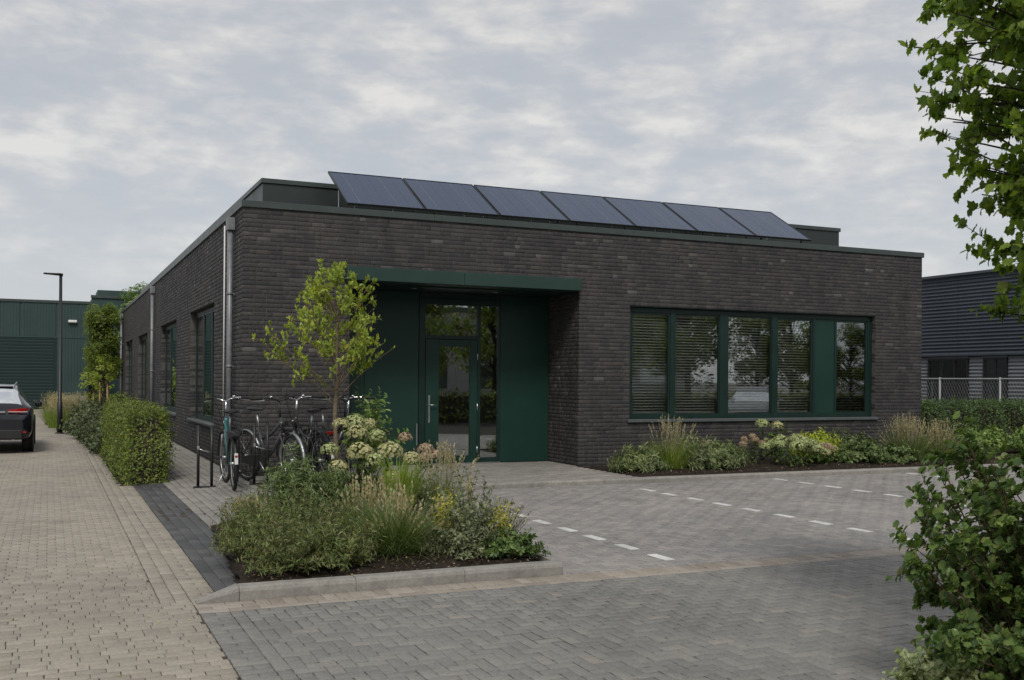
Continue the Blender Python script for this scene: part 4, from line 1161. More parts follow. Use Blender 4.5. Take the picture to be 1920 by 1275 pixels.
def make_car(loc, rz, paint, label):
    t = tag(empty('parked_car', loc, rz), label, 'car')
    S = [  # y, bottom, belt, top, half width, roof half width
        (.00, .40, .72, .74, .74, .60), (.05, .33, .84, .88, .86, .70), (.16, .30, .98, 1.02, .905, .72), (.46, .28, 1.00, 1.24, .92, .64), (.80, .26, 1.00, 1.41, .925, .60),
        (1.5, .22, .99, 1.47, .925, .60), (2.2, .22, .97, 1.46, .92, .60), (2.75, .22, .95, 1.37, .915, .58), (3.45, .24, .92, .97, .90, .62), (4.1, .28, .84, .88, .87, .62), (4.5, .32, .72, .75, .78, .55), (4.62, .40, .60, .62, .62, .45)]
    secs = []
    for y_, zb, be, tp, w_, wt in S:
        secs.append([(0, y_, zb), (w_ * .8, y_, zb), (w_ * .97, y_, zb + .10), (w_, y_, (zb + be) * .52), (w_ * .985, y_, be - .05), (w_ * .95, y_, be), (wt, y_, max(tp - .05, be + .005)), (wt * .75, y_, tp - .008), (0, y_, tp)])
    n = 4
    A = catmull(np.array(secs), n)                       # along the length
    A = np.transpose(catmull(np.transpose(A, (1, 0, 2)), 3), (1, 0, 2))
    ns, npp, _ = A.shape
    full = np.concatenate([A, (A * np.array([-1, 1, 1]))[:, -2:0:-1]], 1); k = full.shape[1]
    parts = {'body': [], 'side_window': [], 'rear_window': [], 'windscreen': []}
    for i in range(ns - 1):
        ci = i / n
        for j in range(k):
            jj = j if j < npp - 1 else k - 1 - j
            cj = jj / 3
            key = 'body'
            if 5.1 <= cj < 5.85 and 3.3 <= ci < 7.3: key = 'side_window'
            elif cj >= 6.0 and 2.2 <= ci < 3.75: key = 'rear_window'
            elif cj >= 6.0 and 7.1 <= ci < 7.9: key = 'windscreen'
            parts[key].append((i * k + j, i * k + (j + 1) % k, (i + 1) * k + (j + 1) % k, (i + 1) * k + j))
    V = full.reshape(-1, 3)
    parts['body'] += []
    for key, F in parts.items():
        me = fastmesh(key, V, np.array(F), True)
        o = link(key, me, paint if key == 'body' else 'carglass', t)
    me_cap = MB().add(list(full[0]), [tuple(range(k))]).build('tailgate_cap', paint, t)
    bx('cabin_floor', 'blackplastic', t, -.7, .7, .5, 3.6, .5, .9)
    for sx in (-1, 1):
        for yw in (.86, 3.72):
            wl_ = MB().tube([(sx * .70, yw, .33), (sx * .925, yw, .33)], .33, 28).build('wheel', 'rubber', t)
            MB().tube([(sx * .90, yw, .33), (sx * .934, yw, .33)], .22, 20).build('rim', 'alu', wl_)
            MB().ring((sx * .915, yw, .33), (1, 0, 0), .365, .022, 28, 6).build('wheel_arch', 'blackplastic', t)
        tl = MB().loft([[(sx * x_, yv, z0), (sx * x_, yv, z1), (sx * x_, yv + .05, z1), (sx * x_, yv + .05, z0)] for x_, yv, z0, z1 in ((.44, .035, .885, .935), (.62, .045, .845, .955), (.80, .085, .82, .965), (.895, .16, .84, .955), (.925, .34, .87, .935))], True, False).build('tail_light', 'red', t)
        MB().box(min(sx * .45, sx * .82), max(sx * .45, sx * .82), -.012, .03, .885, .895).build('light_strip', 'white', tl)
        MB().box(min(sx * .50, sx * .80), max(sx * .50, sx * .80), .0, .06, .44, .475, bev=.005).build('reflector', 'red', t)
        ex_ = MB(); ex_.tube([(sx * .55, .0, .345), (sx * .55, .12, .345)], .045, 14); ex_.build('exhaust', 'chrome', t)
        mr = MB().box(min(sx * .93, sx * 1.08), max(sx * .93, sx * 1.08), 2.55, 2.66, .93, 1.05, bev=.03).build('mirror', paint, t)
        MB().tube([(sx * .56, .95, 1.47), (sx * .57, 1.5, 1.505), (sx * .56, 2.5, 1.46)], .014, 6).build('roof_rail', 'alu', t)
    MB().box(-.74, .74, -.02, .20, .30, .52, bev=.03).build('bumper', 'blackplastic', t)
    MB().box(-.52, .52, .72, .98, 1.395, 1.425, bev=.01).build('spoiler', paint, t)
    MB().box(-.26, .26, -.018, .012, .70, .81, bev=.004).build('number_plate', 'plate', t)
    MB().box(-.40, .40, -.004, .05, .86, .90, bev=.008).build('trim_bar', 'chrome', t)
    MB().tube([(.02, .40, 1.20), (-.35, .31, 1.12)], .010, 5).build('wiper', 'blackplastic', t)
    MB().tube([(0, .95, 1.43), (0, .86, 1.51)], [.02, .006], 6).build('antenna', 'blackplastic', t)
    return t
make_car((-4.02, 7.50, G), 0.0, 'carpaint', 'dark navy estate car parked on the driveway, seen from behind')
make_car((22.2, -15.6, G), R(38), 'carsilver', 'silver car mirrored in the third pane of the office window')

# ------------------------------------------------------------------ bicycles and racks
def make_bike(rear, front, paint, label, steer=0.0, lean=0.0, silver=False, battery=False, basket=False, seat=.985, fender='blackmetal', lamp=False):
    """rear, front: ground contact points (x,y); local x forward"""
    dx, dy = front[0] - rear[0], front[1] - rear[1]; L0 = math.hypot(dx, dy); s = 1.09
    t = empty('bicycle', (rear[0], rear[1], float(zg(rear[0])) + .004)); t.rotation_euler = (lean, 0, math.atan2(dy, dx)); t.scale = (s, s, s)
    tag(t, label, 'bicycle', 'bicycles parked against the brick wall')
    wb, r = 1.12, .345
    bar = 'chrome' if silver else 'blackmetal'
    def wheel(cx, ang):
        ax = Vector((-math.sin(ang), math.cos(ang), 0))
        w_ = MB().ring((cx, 0, r), ax, r - .024, .024, 36, 7).build('wheel', 'rubber', t)
        MB().ring((cx, 0, r), ax, r - .045, .009, 36, 5).build('rim', 'alu', w_)
        h_ = MB().tube([Vector((cx, 0, r)) - ax * .045, Vector((cx, 0, r)) + ax * .045], .022, 10).build('hub', 'alu', w_)
        sp_ = MB(); fw_ = Vector((math.cos(ang), math.sin(ang), 0))
        for k in range(20):
            a = 2 * math.pi * k / 20
            d = fw_ * math.cos(a) + Vector((0, 0, 1)) * math.sin(a)
            sp_.tube([Vector((cx, 0, r)) + ax * (.03 if k % 2 else -.03), Vector((cx, 0, r)) + d * (r - .05)], .0013, 3, False)
        sp_.build('spokes', 'steel', w_)['kind'] = 'stuff'
        # mudguard
        fd = MB(); a0, a1 = (R(20), R(215)) if cx < .5 else (R(-5), R(190))
        secs = []
        for a in np.linspace(a0, a1, 18):
            d = fw_ * math.cos(a) + Vector((0, 0, 1)) * math.sin(a); c = Vector((cx, 0, r))
            secs.append([c + d * (r + .014) - ax * .030, c + d * (r + .026), c + d * (r + .014) + ax * .030, c + d * (r + .022)])
        fd.loft(secs, True, True).build('mudguard', fender, w_)
        return w_
    wheel(0, 0); wheel(wb, steer)
    ax_f = Vector((wb, 0, r)); hd_t, hd_b = Vector((.855, 0, .90)), Vector((.91, 0, .70)); bb = Vector((.47, 0, .29)); st_ = Vector((.335, 0, .74))
    fr_ = MB(); tr = .034 if battery else .023
    fr_.tube([hd_t, hd_b], .027, 10); fr_.tube([bb, st_], .022, 10); fr_.tube([hd_b + Vector((-.008, 0, .03)), (.68, 0, .46), bb], tr, 10)
    fr_.tube([hd_t + Vector((.015, 0, -.06)), (.62, 0, .60 if battery else .66), (.405, 0, .52 if battery else .60)], tr * .85, 10)
    for sy in (-1, 1):
        fr_.tube([bb, (.12, sy * .052, .33), (0, sy * .058, r)], .010, 8); fr_.tube([st_ - Vector((-.005, 0, .05)), (.22, sy * .045, .61), (0, sy * .058, r)], .008, 8)
    fr_.build('frame', paint, t)
    if battery: MB().box(.40, .47, -.04, .04, .33, .74, bev=.015).build('battery', 'teal', t)
    fk = MB(); ax = Vector((-math.sin(steer), math.cos(steer), 0)); fk.tube([hd_b, hd_b + Vector((.02, 0, -.05))], .022, 8)
    for sy in (-1, 1): fk.tube([hd_b + Vector((.01, 0, -.03)) + ax * (.05 * sy), (hd_b + ax_f) / 2 + Vector((-.012, 0, 0)) + ax * (.055 * sy), ax_f + ax * (.055 * sy)], [.015, .013, .010], 8)
    fk.build('fork', paint if not silver else 'alu', t)
    stm = MB(); top = Vector((.83, 0, 1.12)); stm.tube([hd_t, (.845, 0, 1.0), top], .014, 8); stm.build('stem', bar, t)
    hb = MB(); fwv = Vector((math.cos(steer), math.sin(steer), 0))
    pts = []
    for u in np.linspace(-1, 1, 17):
        a = abs(u); lat = .31 * math.copysign(min(1, a * 1.02), u); back = -.20 * max(0, a - .45) / .55; rise = .05 * math.sin(min(1, a / .55) * math.pi / 2) - .02 * max(0, a - .6)
        pts.append(top + ax * lat + fwv * (.05 * math.sin(min(1, a * 2) * math.pi) + back) + Vector((0, 0, rise)))
    hbo = hb.tube(pts, .011, 8).build('handlebar', bar, t)
    for e in (0, -1):
        q0, q1 = pts[e], pts[3 if e == 0 else -4]
        MB().tube([q0 + (q0 - q1) * .05, q1], .017, 8).build('grip', 'rubber', hbo)
        MB().tube([q1 + fwv * .02, q1 + fwv * .06 - Vector((0, 0, .03)), q0 + fwv * .05 - Vector((0, 0, .035))], .006, 5).build('brake_lever', 'alu', hbo)
        MB().tube([q1 + fwv * .03, (q1 + hd_t) / 2 + fwv * .12 + Vector((0, 0, .04)), hd_b + fwv * .03], .0035, 4).build('brake_cable', 'blackplastic', hbo)
    bell = MB().tube([pts[5] + Vector((0, 0, .012)), pts[5] + Vector((0, 0, .035))], [.028, .018], 10).build('bell', 'chrome', hbo)
    MB().tube([st_, (.295, 0, seat - .05)], .013, 8).build('seat_post', 'alu', t)
    sd_ = MB(); secs = []
    for u, wv, z0, z1 in ((-.13, .055, .0, .035), (-.10, .095, -.012, .050), (-.03, .098, -.015, .048), (.05, .055, -.012, .038), (.12, .028, -.01, .032), (.155, .016, .0, .022)):
        secs.append([(.285 + u, math.cos(a) * wv, seat + (z0 + z1) / 2 + math.sin(a) * (z1 - z0) / 2) for a in np.linspace(0, 2 * math.pi, 11)[:-1]])
    sd_.loft(secs, True, True).build('saddle', 'leather', t)
    rk = MB(); zr = .75
    for sy in (-1, 1):
        rk.tube([(-.30, sy * .06, zr), (.24, sy * .06, zr), (.31, sy * .03, .70)], .007, 6); rk.tube([(-.16, sy * .065, zr), (0, sy * .075, r)], .006, 6); rk.tube([(.02, sy * .065, zr), (0, sy * .075, r)], .006, 6)
    for xr in (-.30, -.18, -.05, .08, .2): rk.tube([(xr, -.06, zr), (xr, .06, zr)], .006, 6)
    rko = rk.build('luggage_rack', 'blackmetal', t)
    if battery: MB().box(-.28, .16, -.05, .05, zr - .075, zr - .008, bev=.012).build('rack_battery', 'blackplastic', rko)
    MB().box(-.335, -.306, -.055, .055, zr - .045, zr - .005, bev=.006).build('rear_light', 'red' if lamp else 'blackplastic', rko)
    MB().box(-.392, -.376, -.022, .022, .36, .50, bev=.005).build('rear_reflector', 'white', t)
    MB().box(-.396, -.390, -.016, .016, .45, .475).build('reflector_lens', 'red', t)
    cc = MB().loft([[(x_, yv, .30 - h_), (x_, yv, .30 + h_), ] + [(x_, yv + .022, .30 + h_), (x_, yv + .022, .30 - h_)] for x_, yv, h_ in ((-.02, -.075, .035), (.05, -.078, .05), (.40, -.085, .085), (.54, -.085, .09), (.57, -.085, .05))], True, False).build('chain_case', 'blackplastic', t)
    ck = MB(); ck.tube([bb + Vector((0, -.09, 0)), bb + Vector((.12, -.10, -.12))], .010, 6); ck.tube([bb + Vector((0, .08, 0)), bb + Vector((-.12, .10, .12))], .010, 6); cko = ck.build('crank', 'alu', t)
    for p in (bb + Vector((.12, -.15, -.12)), bb + Vector((-.12, .15, .12))): MB().box(p.x - .045, p.x + .045, p.y - .045, p.y + .045, p.z - .012, p.z + .012, bev=.004).build('pedal', 'blackplastic', cko)
    MB().tube([(.40, .05, .28), (.28, .20, .012)], .009, 6).build('kickstand', 'alu', t)
    MB().tube([(.93, 0, .82), (.99, 0, .82)], [.025, .038], 12).build('headlight', bar, t)
    if basket:
        pass
    return t
make_bike((-.43, -1.97), (-.36, -.85), 'teal', 'teal bicycle with black rear rack, closest to the wall corner', steer=.12, lean=-.03, silver=True, battery=True)
make_bike((-.02, -.68), (.38, -1.66), 'bikegrey', 'graphite bicycle facing outwards between the teal one and the one with red rear light', steer=-.18, lean=.05, seat=.99, fender='alu')
make_bike((.80, -1.98), (.62, -.88), 'bikeblack', 'black bicycle with silver handlebar and red rear light', steer=.1, lean=-.02, silver=True, lamp=True)
make_bike((.92, -.66), (1.26, -1.66), 'bikeblack', 'black bicycle facing outwards, partly behind the young tree trunk', steer=-.35, lean=-.04, seat=1.0)
make_bike((1.62, -1.90), (1.38, -.84), 'bikegrey', 'graphite bicycle furthest from the wall corner, mostly hidden by hydrangea', steer=.3, lean=.03, silver=True)
for k, (x_, y_, lab) in enumerate(((-.72, -1.20, 'black steel bike stand standing clear of the teal bicycle'), (.06, -1.30, 'black steel bike stand between the teal and the graphite bicycle'), (.98, -1.25, 'black steel bike stand beside the bicycle with red rear light'))):
    t = tag(empty('bike_stand', (x_, y_, float(zg(x_)))), lab, 'bike rack', 'black bike stands by the wall')
    MB().box(-.16, .16, -.05, .05, 0, .016, bev=.003).build('base_plate', 'blackmetal', t)
    for sx in (-.095, .095): MB().tube([(sx, 0, .014), (sx, 0, .90)], .021, 12).build('post', 'blackmetal', t)
    MB().tube([(-.095, 0, .56), (-.03, .0, .535), (.03, 0, .52), (.095, 0, .50)], .009, 8).build('cross_bar', 'steel', t)
    MB().box(-.112, -.078, -.024, .024, .55, .60, bev=.004).build('clamp', 'alu', t)

# ------------------------------------------------------------------ planting
def floret_head(name, c, r, mat, parent, flat=.82, n=210):
    r = r * 1.18
    d = norm(rng.normal(0, 1, (n, 3))); d[:, 2] = np.where(d[:, 2] < -.35, -d[:, 2], d[:, 2])
    P = np.array(c) + d * np.array([r, r, r * flat]) * rng.uniform(.86, 1.05, (n, 1))
    tang = norm(np.cross(d, rng.normal(0, 1, (n, 3))))
    side = np.cross(tang, d)
    # petals lie on the dome surface
    return leaves(name, ROUND, P - tang * .010, (side, tang, d), rng.uniform(.75, 1.2, n) * r * .27, mat, parent)
def hydrangea(name, base, heads, mats, nleaf, label, leafsize=.10, leafmat='l_hyd', stemz=0.0):
    """heads: list of (x,y,z,r) in world"""
    t = tag(empty(name, base), label, 'hydrangea')
    b = np.array(base); H = np.array([(x - b[0], y - b[1], z - b[2]) for x, y, z, _ in heads]); n = len(H)
    foot = np.concatenate([H[:, :2] * .25 + rng.normal(0, .04, (n, 2)), np.zeros((n, 1))], 1)
    extra = int(n * 1.2); k = rng.integers(0, n, extra)
    He = H[k] * np.array([1, 1, .72]) + rng.normal(0, .10, (extra, 3)); He[:, 2] = np.maximum(He[:, 2], .12)
    fe = np.concatenate([He[:, :2] * .25, np.zeros((extra, 1))], 1)
    Cv = curves(np.concatenate([foot, fe]), np.concatenate([H, He]), .15, 6)
    stems('stems', Cv, .005, .003, 'stem', t)
    P, D = along(Cv, nleaf, .15, .97, .95, .15, .35)
    leaves('foliage', T_ell(.30, .08, .14), P, leaf_basis(D, 1.1, .35), leafsize * rng.uniform(.6, 1.2, len(P)), leafmat, t)
    for i, (x, y, z, r) in enumerate(heads): floret_head('flower_head', (x - b[0], y - b[1], z - b[2]), r, mats[i % len(mats)], t)
    return t
def head_grid(c, rad, n, r, top):
    out = []
    for i in range(n):
        a = i * 2.4; q_ = math.sqrt((i + .5) / n)
        out.append((c[0] + math.cos(a) * rad * q_, c[1] + math.sin(a) * rad * q_, top * (1 - .30 * q_ ** 2) + random.uniform(-.03, .03), r * random.uniform(.8, 1.15)))
    return out

# --- young tree in the planter
yt = tag(empty('young_tree', (.77, -2.88, .03)), 'young tree with yellow green leaves standing in the planting bed before the bicycles', 'tree')
tk = [(0, 0, -.05), (.012, .0, .5), (-.012, .01, 1.0), (.01, 0, 1.5), (.0, -.01, 2.0), (.02, 0, 2.4), (.0, 0, 2.75), (.03, 0, 2.98)]
MB().tube([tuple(v) for v in catmull(tk, 4)], list(np.interp(np.linspace(0, 1, 29), [0, .05, .4, .7, 1], [.046, .034, .026, .015, .004])), 10).build('trunk', 'bark', yt)
z0 = rng.uniform(1.12, 2.72, 46); z0[:6] = (1.15, 1.2, 1.3, 1.4, 1.5, 1.55)
az = np.arange(46) * 2.399 + rng.normal(0, .3, 46)
reach = np.interp(z0, [1.1, 1.4, 2.0, 2.6, 3.0], [.95, 1.0, .66, .42, .16]) * rng.uniform(.45, .95, 46)
rise = reach * rng.uniform(.75, 1.25, 46)
B0 = np.stack([0 * z0, 0 * z0, z0], 1); az[:4] = (3.0, 3.3, 2.8, .2); reach[:4] = (.95, .75, .85, .62); rise[:4] = (.85, .55, .6, .6)
B1 = np.stack([np.cos(az) * reach - .05, np.sin(az) * reach, np.minimum(z0 + rise, 3.05)], 1)
Cb = curves(B0, B1, .14, 6)
stems('branches', Cb, .009, .003, 'bark', yt)
sub = []; so_ = []
for i in range(46):
    for k in range(int(rng.integers(4, 9))):
        j = int(rng.integers(2, 6)); p = Cb[i, j]; d = norm(Cb[i, j] - Cb[i, j - 1]) + rng.normal(0, .55, 3); d[2] += .35
        so_.append(p); sub.append(p + norm(d) * rng.uniform(.10, .32))
top_ = np.array([(0, 0, 2.76)] * 9); tt = top_ + rng.normal(0, .09, (9, 3)) + np.array([0, 0, .22])
so_ = np.concatenate([np.array(so_), top_]); sub = np.concatenate([np.array(sub), tt])
Ct = curves(so_, sub, .15, 4)
stems('twigs', Ct, .0035, .0018, 'bark', yt)
P1, D1 = along(Ct, 9, .25, 1, .85, .15, .8)
tipP = np.repeat(Ct[:, -1], 6, 0); tn = np.repeat(norm(Ct[:, -1] - Ct[:, -2]), 6, 0); rd = rng.normal(0, 1, tipP.shape)
D2 = tn * .75 + norm(rd) * .75
P2, D2b = along(Cb[10:], 4, .55, 1, .8, .2, .8)
PP = np.concatenate([P1, tipP, P2]) ; DD = norm(np.concatenate([D1, D2, D2b]))
loc_ = np.array(yt.location)
leaves_split('leaf', T_ell(.20, .07, .20), PP + loc_, leaf_basis(DD, .7, .5, norm((PP) * np.array([1, 1, 0])) * .5), rng.uniform(.045, .088, len(PP)), 'l_young', None, 300)
for o in list(COL.objects):
    if o.parent is None and o.name.startswith('foliage'): o.parent = yt; o.matrix_parent_inverse = Matrix.Translation(-Vector(loc_)); o.name = 'crown'

# --- sapling behind, hydrangeas, grasses, perennials in the planter
tips = np.stack([rng.normal(.05, .25, 40), rng.normal(0, .16, 40), rng.uniform(.65, 1.38, 40)], 1)
tag(shrub('sapling', (1.26, -2.72, .02), None, 0, 26, T_ell(.19, .06, .18), .10, 'l_sap', 'stem', t0=.45, out=.8, up=.2, bend=.05, tips=tips, foot=.3), 'light green sapling growing behind the cream hydrangea heads', 'shrub')
hp = [(.70, -3.40, .95, .10), (.90, -3.35, .97, .125), (1.10, -3.30, .94, .10), (.88, -3.55, .84, .12), (1.16, -3.5, .79, .11), (.86, -3.75, .60, .15), (1.26, -3.75, .60, .15), (1.02, -3.85, .50, .115), (1.19, -4.05, .28, .115), (1.55, -3.75, .50, .115), (.55, -3.45, .62, .11), (.62, -3.6, .40, .12)]
hydrangea('hydrangea', (.95, -3.45, .03), hp, ['f_cream', 'f_lime', 'f_cream'], 9, 'hydrangea with big cream green heads beside the young tree trunk', .115)
hq = [(1.60, -3.35, .76, .085), (1.28, -3.1, .70, .06), (1.86, -3.45, .60, .10), (1.98, -3.5, .53, .085), (1.82, -3.55, .50, .09)]
hydrangea('hydrangea', (1.65, -3.3, .03), hq, ['f_pink'], 9, 'hydrangea with faded pinkish brown heads in front of the door', .085)
tag(grass_tuft('grass_tuft', (-.02, -7.98, .03), 1500, .18, .54, .58, .0070, 'g_green', 1.35, 60, 'g_dry', .22, 1.12, .60), 'large fountain grass with beige seed heads at the front of the planter', 'grass', 'grass tufts in the planter')
tag(grass_tuft('grass_tuft', (.10, -6.6, .03), 600, .20, .46, .45, .006, 'g_green', 1.1, 65, 'g_dry', .24, 1.15, .5), 'beige seeding grass just behind the large fountain grass', 'grass', 'grass tufts in the planter')
tag(grass_tuft('grass_tuft', (1.02, -4.95, .03), 260, .17, .62, .20, .014, 'g_bright', .55), 'bright green upright grass below the hydrangea', 'grass', 'grass tufts in the planter')
tag(grass_tuft('grass_tuft', (1.52, -5.0, .03), 260, .18, .55, .42, .006, 'g_green', 1.0, 70, 'g_dry', .2, 1.3, .4), 'thin green grass spilling towards the entrance slab', 'grass', 'grass tufts in the planter')
tag(grass_tuft('grass_tuft', (-.52, -6.55, .03), 380, .18, .46, .55, .007, 'g_green', 1.2), 'dark green grass between feathery shrubs and fountain grass', 'grass', 'grass tufts in the planter')
tag(grass_tuft('grass_tuft', (-.92, -6.0, .03), 200, .20, .26, .55, .006, 'g_green', 1.0, 70, 'g_dry', .14, 1.2, .6), 'dry tipped grass at the planter edge by the slate strip', 'grass', 'grass tufts in the planter')
tag(grass_tuft('grass_tuft', (.62, -5.7, .03), 300, .2, .42, .6, .007, 'g_green', 1.1), 'dark green grass behind the yellow leaved plants', 'grass', 'grass tufts in the planter')
for x_, y_, r_, h_, lab in ((-1.03, -8.36, .46, .40, 'feathery green perennial at the kerb corner of the planter'), (-.60, -8.30, .42, .37, 'feathery perennial second from the kerb corner'), (-1.12, -7.5, .46, .42, 'feathery perennial along the slate strip'),
                        (-.64, -7.25, .48, .45, 'feathery perennial beside the large fountain grass'), (-1.0, -6.7, .42, .32, 'feathery perennial behind the others along the slate strip')):
    tag(shrub('perennial', (x_, y_, .02), (r_, r_, h_), 105, 32, T_ell(.085, .03, .16), .055, 'l_feather', 'twig', t0=.2, out=.75, up=.35, bend=.25, zmin=.15, lo=.4, foot=.5, spikes=46, facew=.3, jit=.8), lab, 'perennial', 'feathery perennials in the planter')
tag(shrub('fern_shrub', (-.05, -4.35, .02), (.60, .55, .56), 110, 40, T_ell(.10, .04, .2), .080, 'l_fern', 'stem', t0=.2, out=.8, up=.15, bend=.45, zmin=.08, lo=.45, foot=.35, spikes=26, facew=.4), 'dark ferny shrub in front of the parked bicycles', 'shrub')
tag(shrub('fern_shrub', (.42, -4.0, .02), (.5, .45, .42), 60, 30, LANCE, .085, 'l_fern', 'stem', t0=.2, out=.8, up=.15, bend=.45, zmin=.08, lo=.55, foot=.35), 'smaller dark ferny shrub at the foot of the young tree', 'shrub')
tag(shrub('silver_shrub', (.58, -8.15, .02), (.48, .42, .38), 110, 28, T_ell(.20, .05, .15), .048, 'l_silver', 'twig', t0=.15, out=.85, up=.3, bend=.3, zmin=.1, lo=.4, foot=.5, spikes=26, facew=.4), 'silver green small leaved shrub at the kerb, below the yellow plant', 'shrub')
tag(shrub('silver_shrub', (.88, -7.3, .02), (.55, .5, .50), 110, 28, T_ell(.20, .05, .15), .050, 'l_silver', 'stem', t0=.15, out=.85, up=.3, bend=.3, zmin=.15, lo=.4, foot=.5, spikes=30, facew=.4), 'silver green shrub behind the yellow leaved plants', 'shrub')
tag(shrub('green_shrub', (.92, -8.38, .02), (.36, .28, .24), 80, 24, ELL, .045, 'l_hyd', 'stem', t0=.15, out=.85, up=.3, bend=.3, zmin=.05, lo=.5, foot=.5), 'low dark green groundcover at the kerb end of the planter', 'shrub')
for x_, y_, h_, lab in ((.50, -7.75, .50, 'yellow leaved upright plant next to the large fountain grass'), (.92, -8.1, .42, 'yellow leaved upright plant near the kerb end')):
    tips = np.stack([rng.normal(0, .07, 22), rng.normal(0, .07, 22), rng.uniform(.4, 1, 22) * h_ + .05], 1)
    tag(shrub('yellow_plant', (x_, y_, .02), None, 0, 22, T_ell(.2, .05, .15), .042, 'l_yellow', 'l_yellow', t0=.1, out=.75, up=.35, bend=.05, tips=tips, foot=.4), lab, 'plant', 'yellow leaved plants in the planter')
tips = ellipsoid_tips(70, (.36, .34, .46), lo=.75, zmin=.3)
tag(shrub('airy_plant', (1.08, -7.75, .02), None, 0, 15, LANCE, .034, 'l_silver', 'twig', t0=.3, out=.7, up=.3, bend=.15, tips=tips, foot=.25), 'airy wispy plant at the car park corner of the planter', 'plant')
tag(shrub('airy_plant', (1.55, -4.2, .02), (.42, .4, .42), 60, 16, LANCE, .045, 'l_feather', 'stem', t0=.25, out=.7, up=.3, bend=.2, zmin=.2, lo=.6, foot=.3), 'airy green plant beside the faded hydrangea', 'plant')
for x_, y_, h_ in ((1.25, -6.6, .52), (1.45, -6.1, .50)):
    tips = np.stack([rng.normal(0, .03, 4), rng.normal(0, .03, 4), rng.uniform(.8, 1, 4) * h_], 1)
    tag(shrub('seed_spike', (x_, y_, .0), None, 0, 60, TRI, .03, 'g_dry', 'g_dry', t0=.55, out=.35, up=.3, bend=.03, tips=tips, foot=.5), 'brown upright seed spike, %s' % ('nearer the kerb' if y_ < -6.3 else 'nearer the building'), 'plant', 'brown seed spikes')

# --- border under the big window
tag(shrub('pale_shrub', (6.48, -1.45, .02), (.62, .6, .48), 130, 34, T_ell(.09, .03, .2), .10, 'g_pale', 'stem', t0=.2, out=.8, up=.15, bend=.5, zmin=.05, lo=.55, foot=.4), 'pale variegated groundcover at the entrance end of the window border', 'shrub')
tag(grass_tuft('border_grass', (7.15, -1.35, .03), 600, .26, .62, .45, .009, 'g_bright', 1.1, 90, 'g_dry', .2, 1.35, .35), 'green fountain grass under the first window pane', 'grass', 'grasses in the window border')
tag(shrub('pale_shrub', (7.95, -1.40, .02), (.88, .68, .56), 190, 34, T_ell(.09, .03, .2), .10, 'g_pale', 'stem', t0=.2, out=.8, up=.15, bend=.5, zmin=.08, lo=.55, foot=.4), 'wide pale variegated shrub under the second window pane', 'shrub')
tag(shrub('pale_shrub', (7.9, -.7, .02), (.6, .4, .66), 70, 24, LANCE, .10, 'l_silver', 'stem', t0=.3, out=.8, up=.15, bend=.4, zmin=.25, lo=.6, foot=.4), 'taller silver shrub against the brick below the sill', 'shrub')
tag(shrub('pale_shrub', (8.62, -1.0, .02), (.42, .4, .46), 60, 24, ELL, .07, 'l_silver', 'stem', t0=.2, out=.8, up=.2, bend=.3, zmin=.15, lo=.55, foot=.4), 'small silver shrub beside the bare soil gap', 'shrub')
hydrangea('hydrangea', (9.15, -.95, .02), head_grid((9.15, -.95), .22, 6, .07, .52), ['f_pink'], 9, 'small hydrangea with brown heads beside the bare soil gap', .07)
hydrangea('hydrangea', (9.62, -1.55, .02), head_grid((9.62, -1.55), .52, 11, .118, .48), ['f_lime'], 10, 'low hydrangea with many lime green heads by the kerb', .09)
hydrangea('hydrangea', (9.85, -.65, .02), [(9.62, -.7, .74, .12), (10.02, -.65, .70, .11)] + head_grid((9.85, -.55), .35, 4, .07, .5), ['f_lime', 'f_cream', 'l_hyd', 'l_hyd'], 14, 'tall hydrangea with two pale heads below the third window pane', .11)
hydrangea('hydrangea', (10.42, -1.45, .02), head_grid((10.42, -1.45), .30, 10, .085, .36), ['f_pink', 'f_cream'], 9, 'hydrangea with fading brown cream heads next to the lime one', .08)
tag(shrub('lime_fern', (10.75, -.95, .02), (.70, .55, .68), 120, 30, LANCE, .085, 'l_lime', 'stem', t0=.3, out=.85, up=.1, bend=.45, zmin=.25, lo=.6, foot=.35), 'bright lime yellow fern below the fourth window pane', 'shrub')
tag(shrub('green_shrub', (11.35, -1.45, .02), (.68, .55, .52), 130, 28, ELL, .075, 'l_fern', 'stem', t0=.2, out=.85, up=.2, bend=.35, zmin=.1, lo=.55, foot=.4), 'mid green leafy shrub by the kerb beside the lime fern', 'shrub')
tag(shrub('green_shrub', (11.75, -.7, .02), (.75, .5, .66), 110, 26, LANCE, .09, 'l_laurel', 'stem', t0=.25, out=.8, up=.2, bend=.35, zmin=.25, lo=.6, foot=.4), 'grey green tall shrub under the solid green window panel', 'shrub')
tag(shrub('green_shrub', (12.15, -1.6, .02), (.55, .45, .42), 100, 26, ELL, .07, 'l_fern', 'stem', t0=.2, out=.85, up=.2, bend=.35, zmin=.1, lo=.55, foot=.4), 'low green shrub between the leafy shrub and the seeding grasses', 'shrub')
tag(grass_tuft('border_grass', (12.72, -1.25, .03), 700, .30, .70, .45, .008, 'g_green', 1.0, 190, 'g_dry', .25, 1.2, .40), 'large seeding grass under the last window pane', 'grass', 'grasses in the window border')
tag(grass_tuft('border_grass', (13.55, -1.30, .03), 600, .30, .62, .5, .008, 'g_green', 1.1, 130, 'g_dry', .25, 1.2, .45), 'seeding grass at the outer brick corner', 'grass', 'grasses in the window border')
tag(shrub('green_shrub', (14.5, -1.3, .02), (.6, .5, .42), 80, 26, ELL, .075, 'l_fern', 'stem', t0=.2, out=.85, up=.2, bend=.35, zmin=.1, lo=.55, foot=.4), 'green shrub just past the outer brick corner', 'shrub')
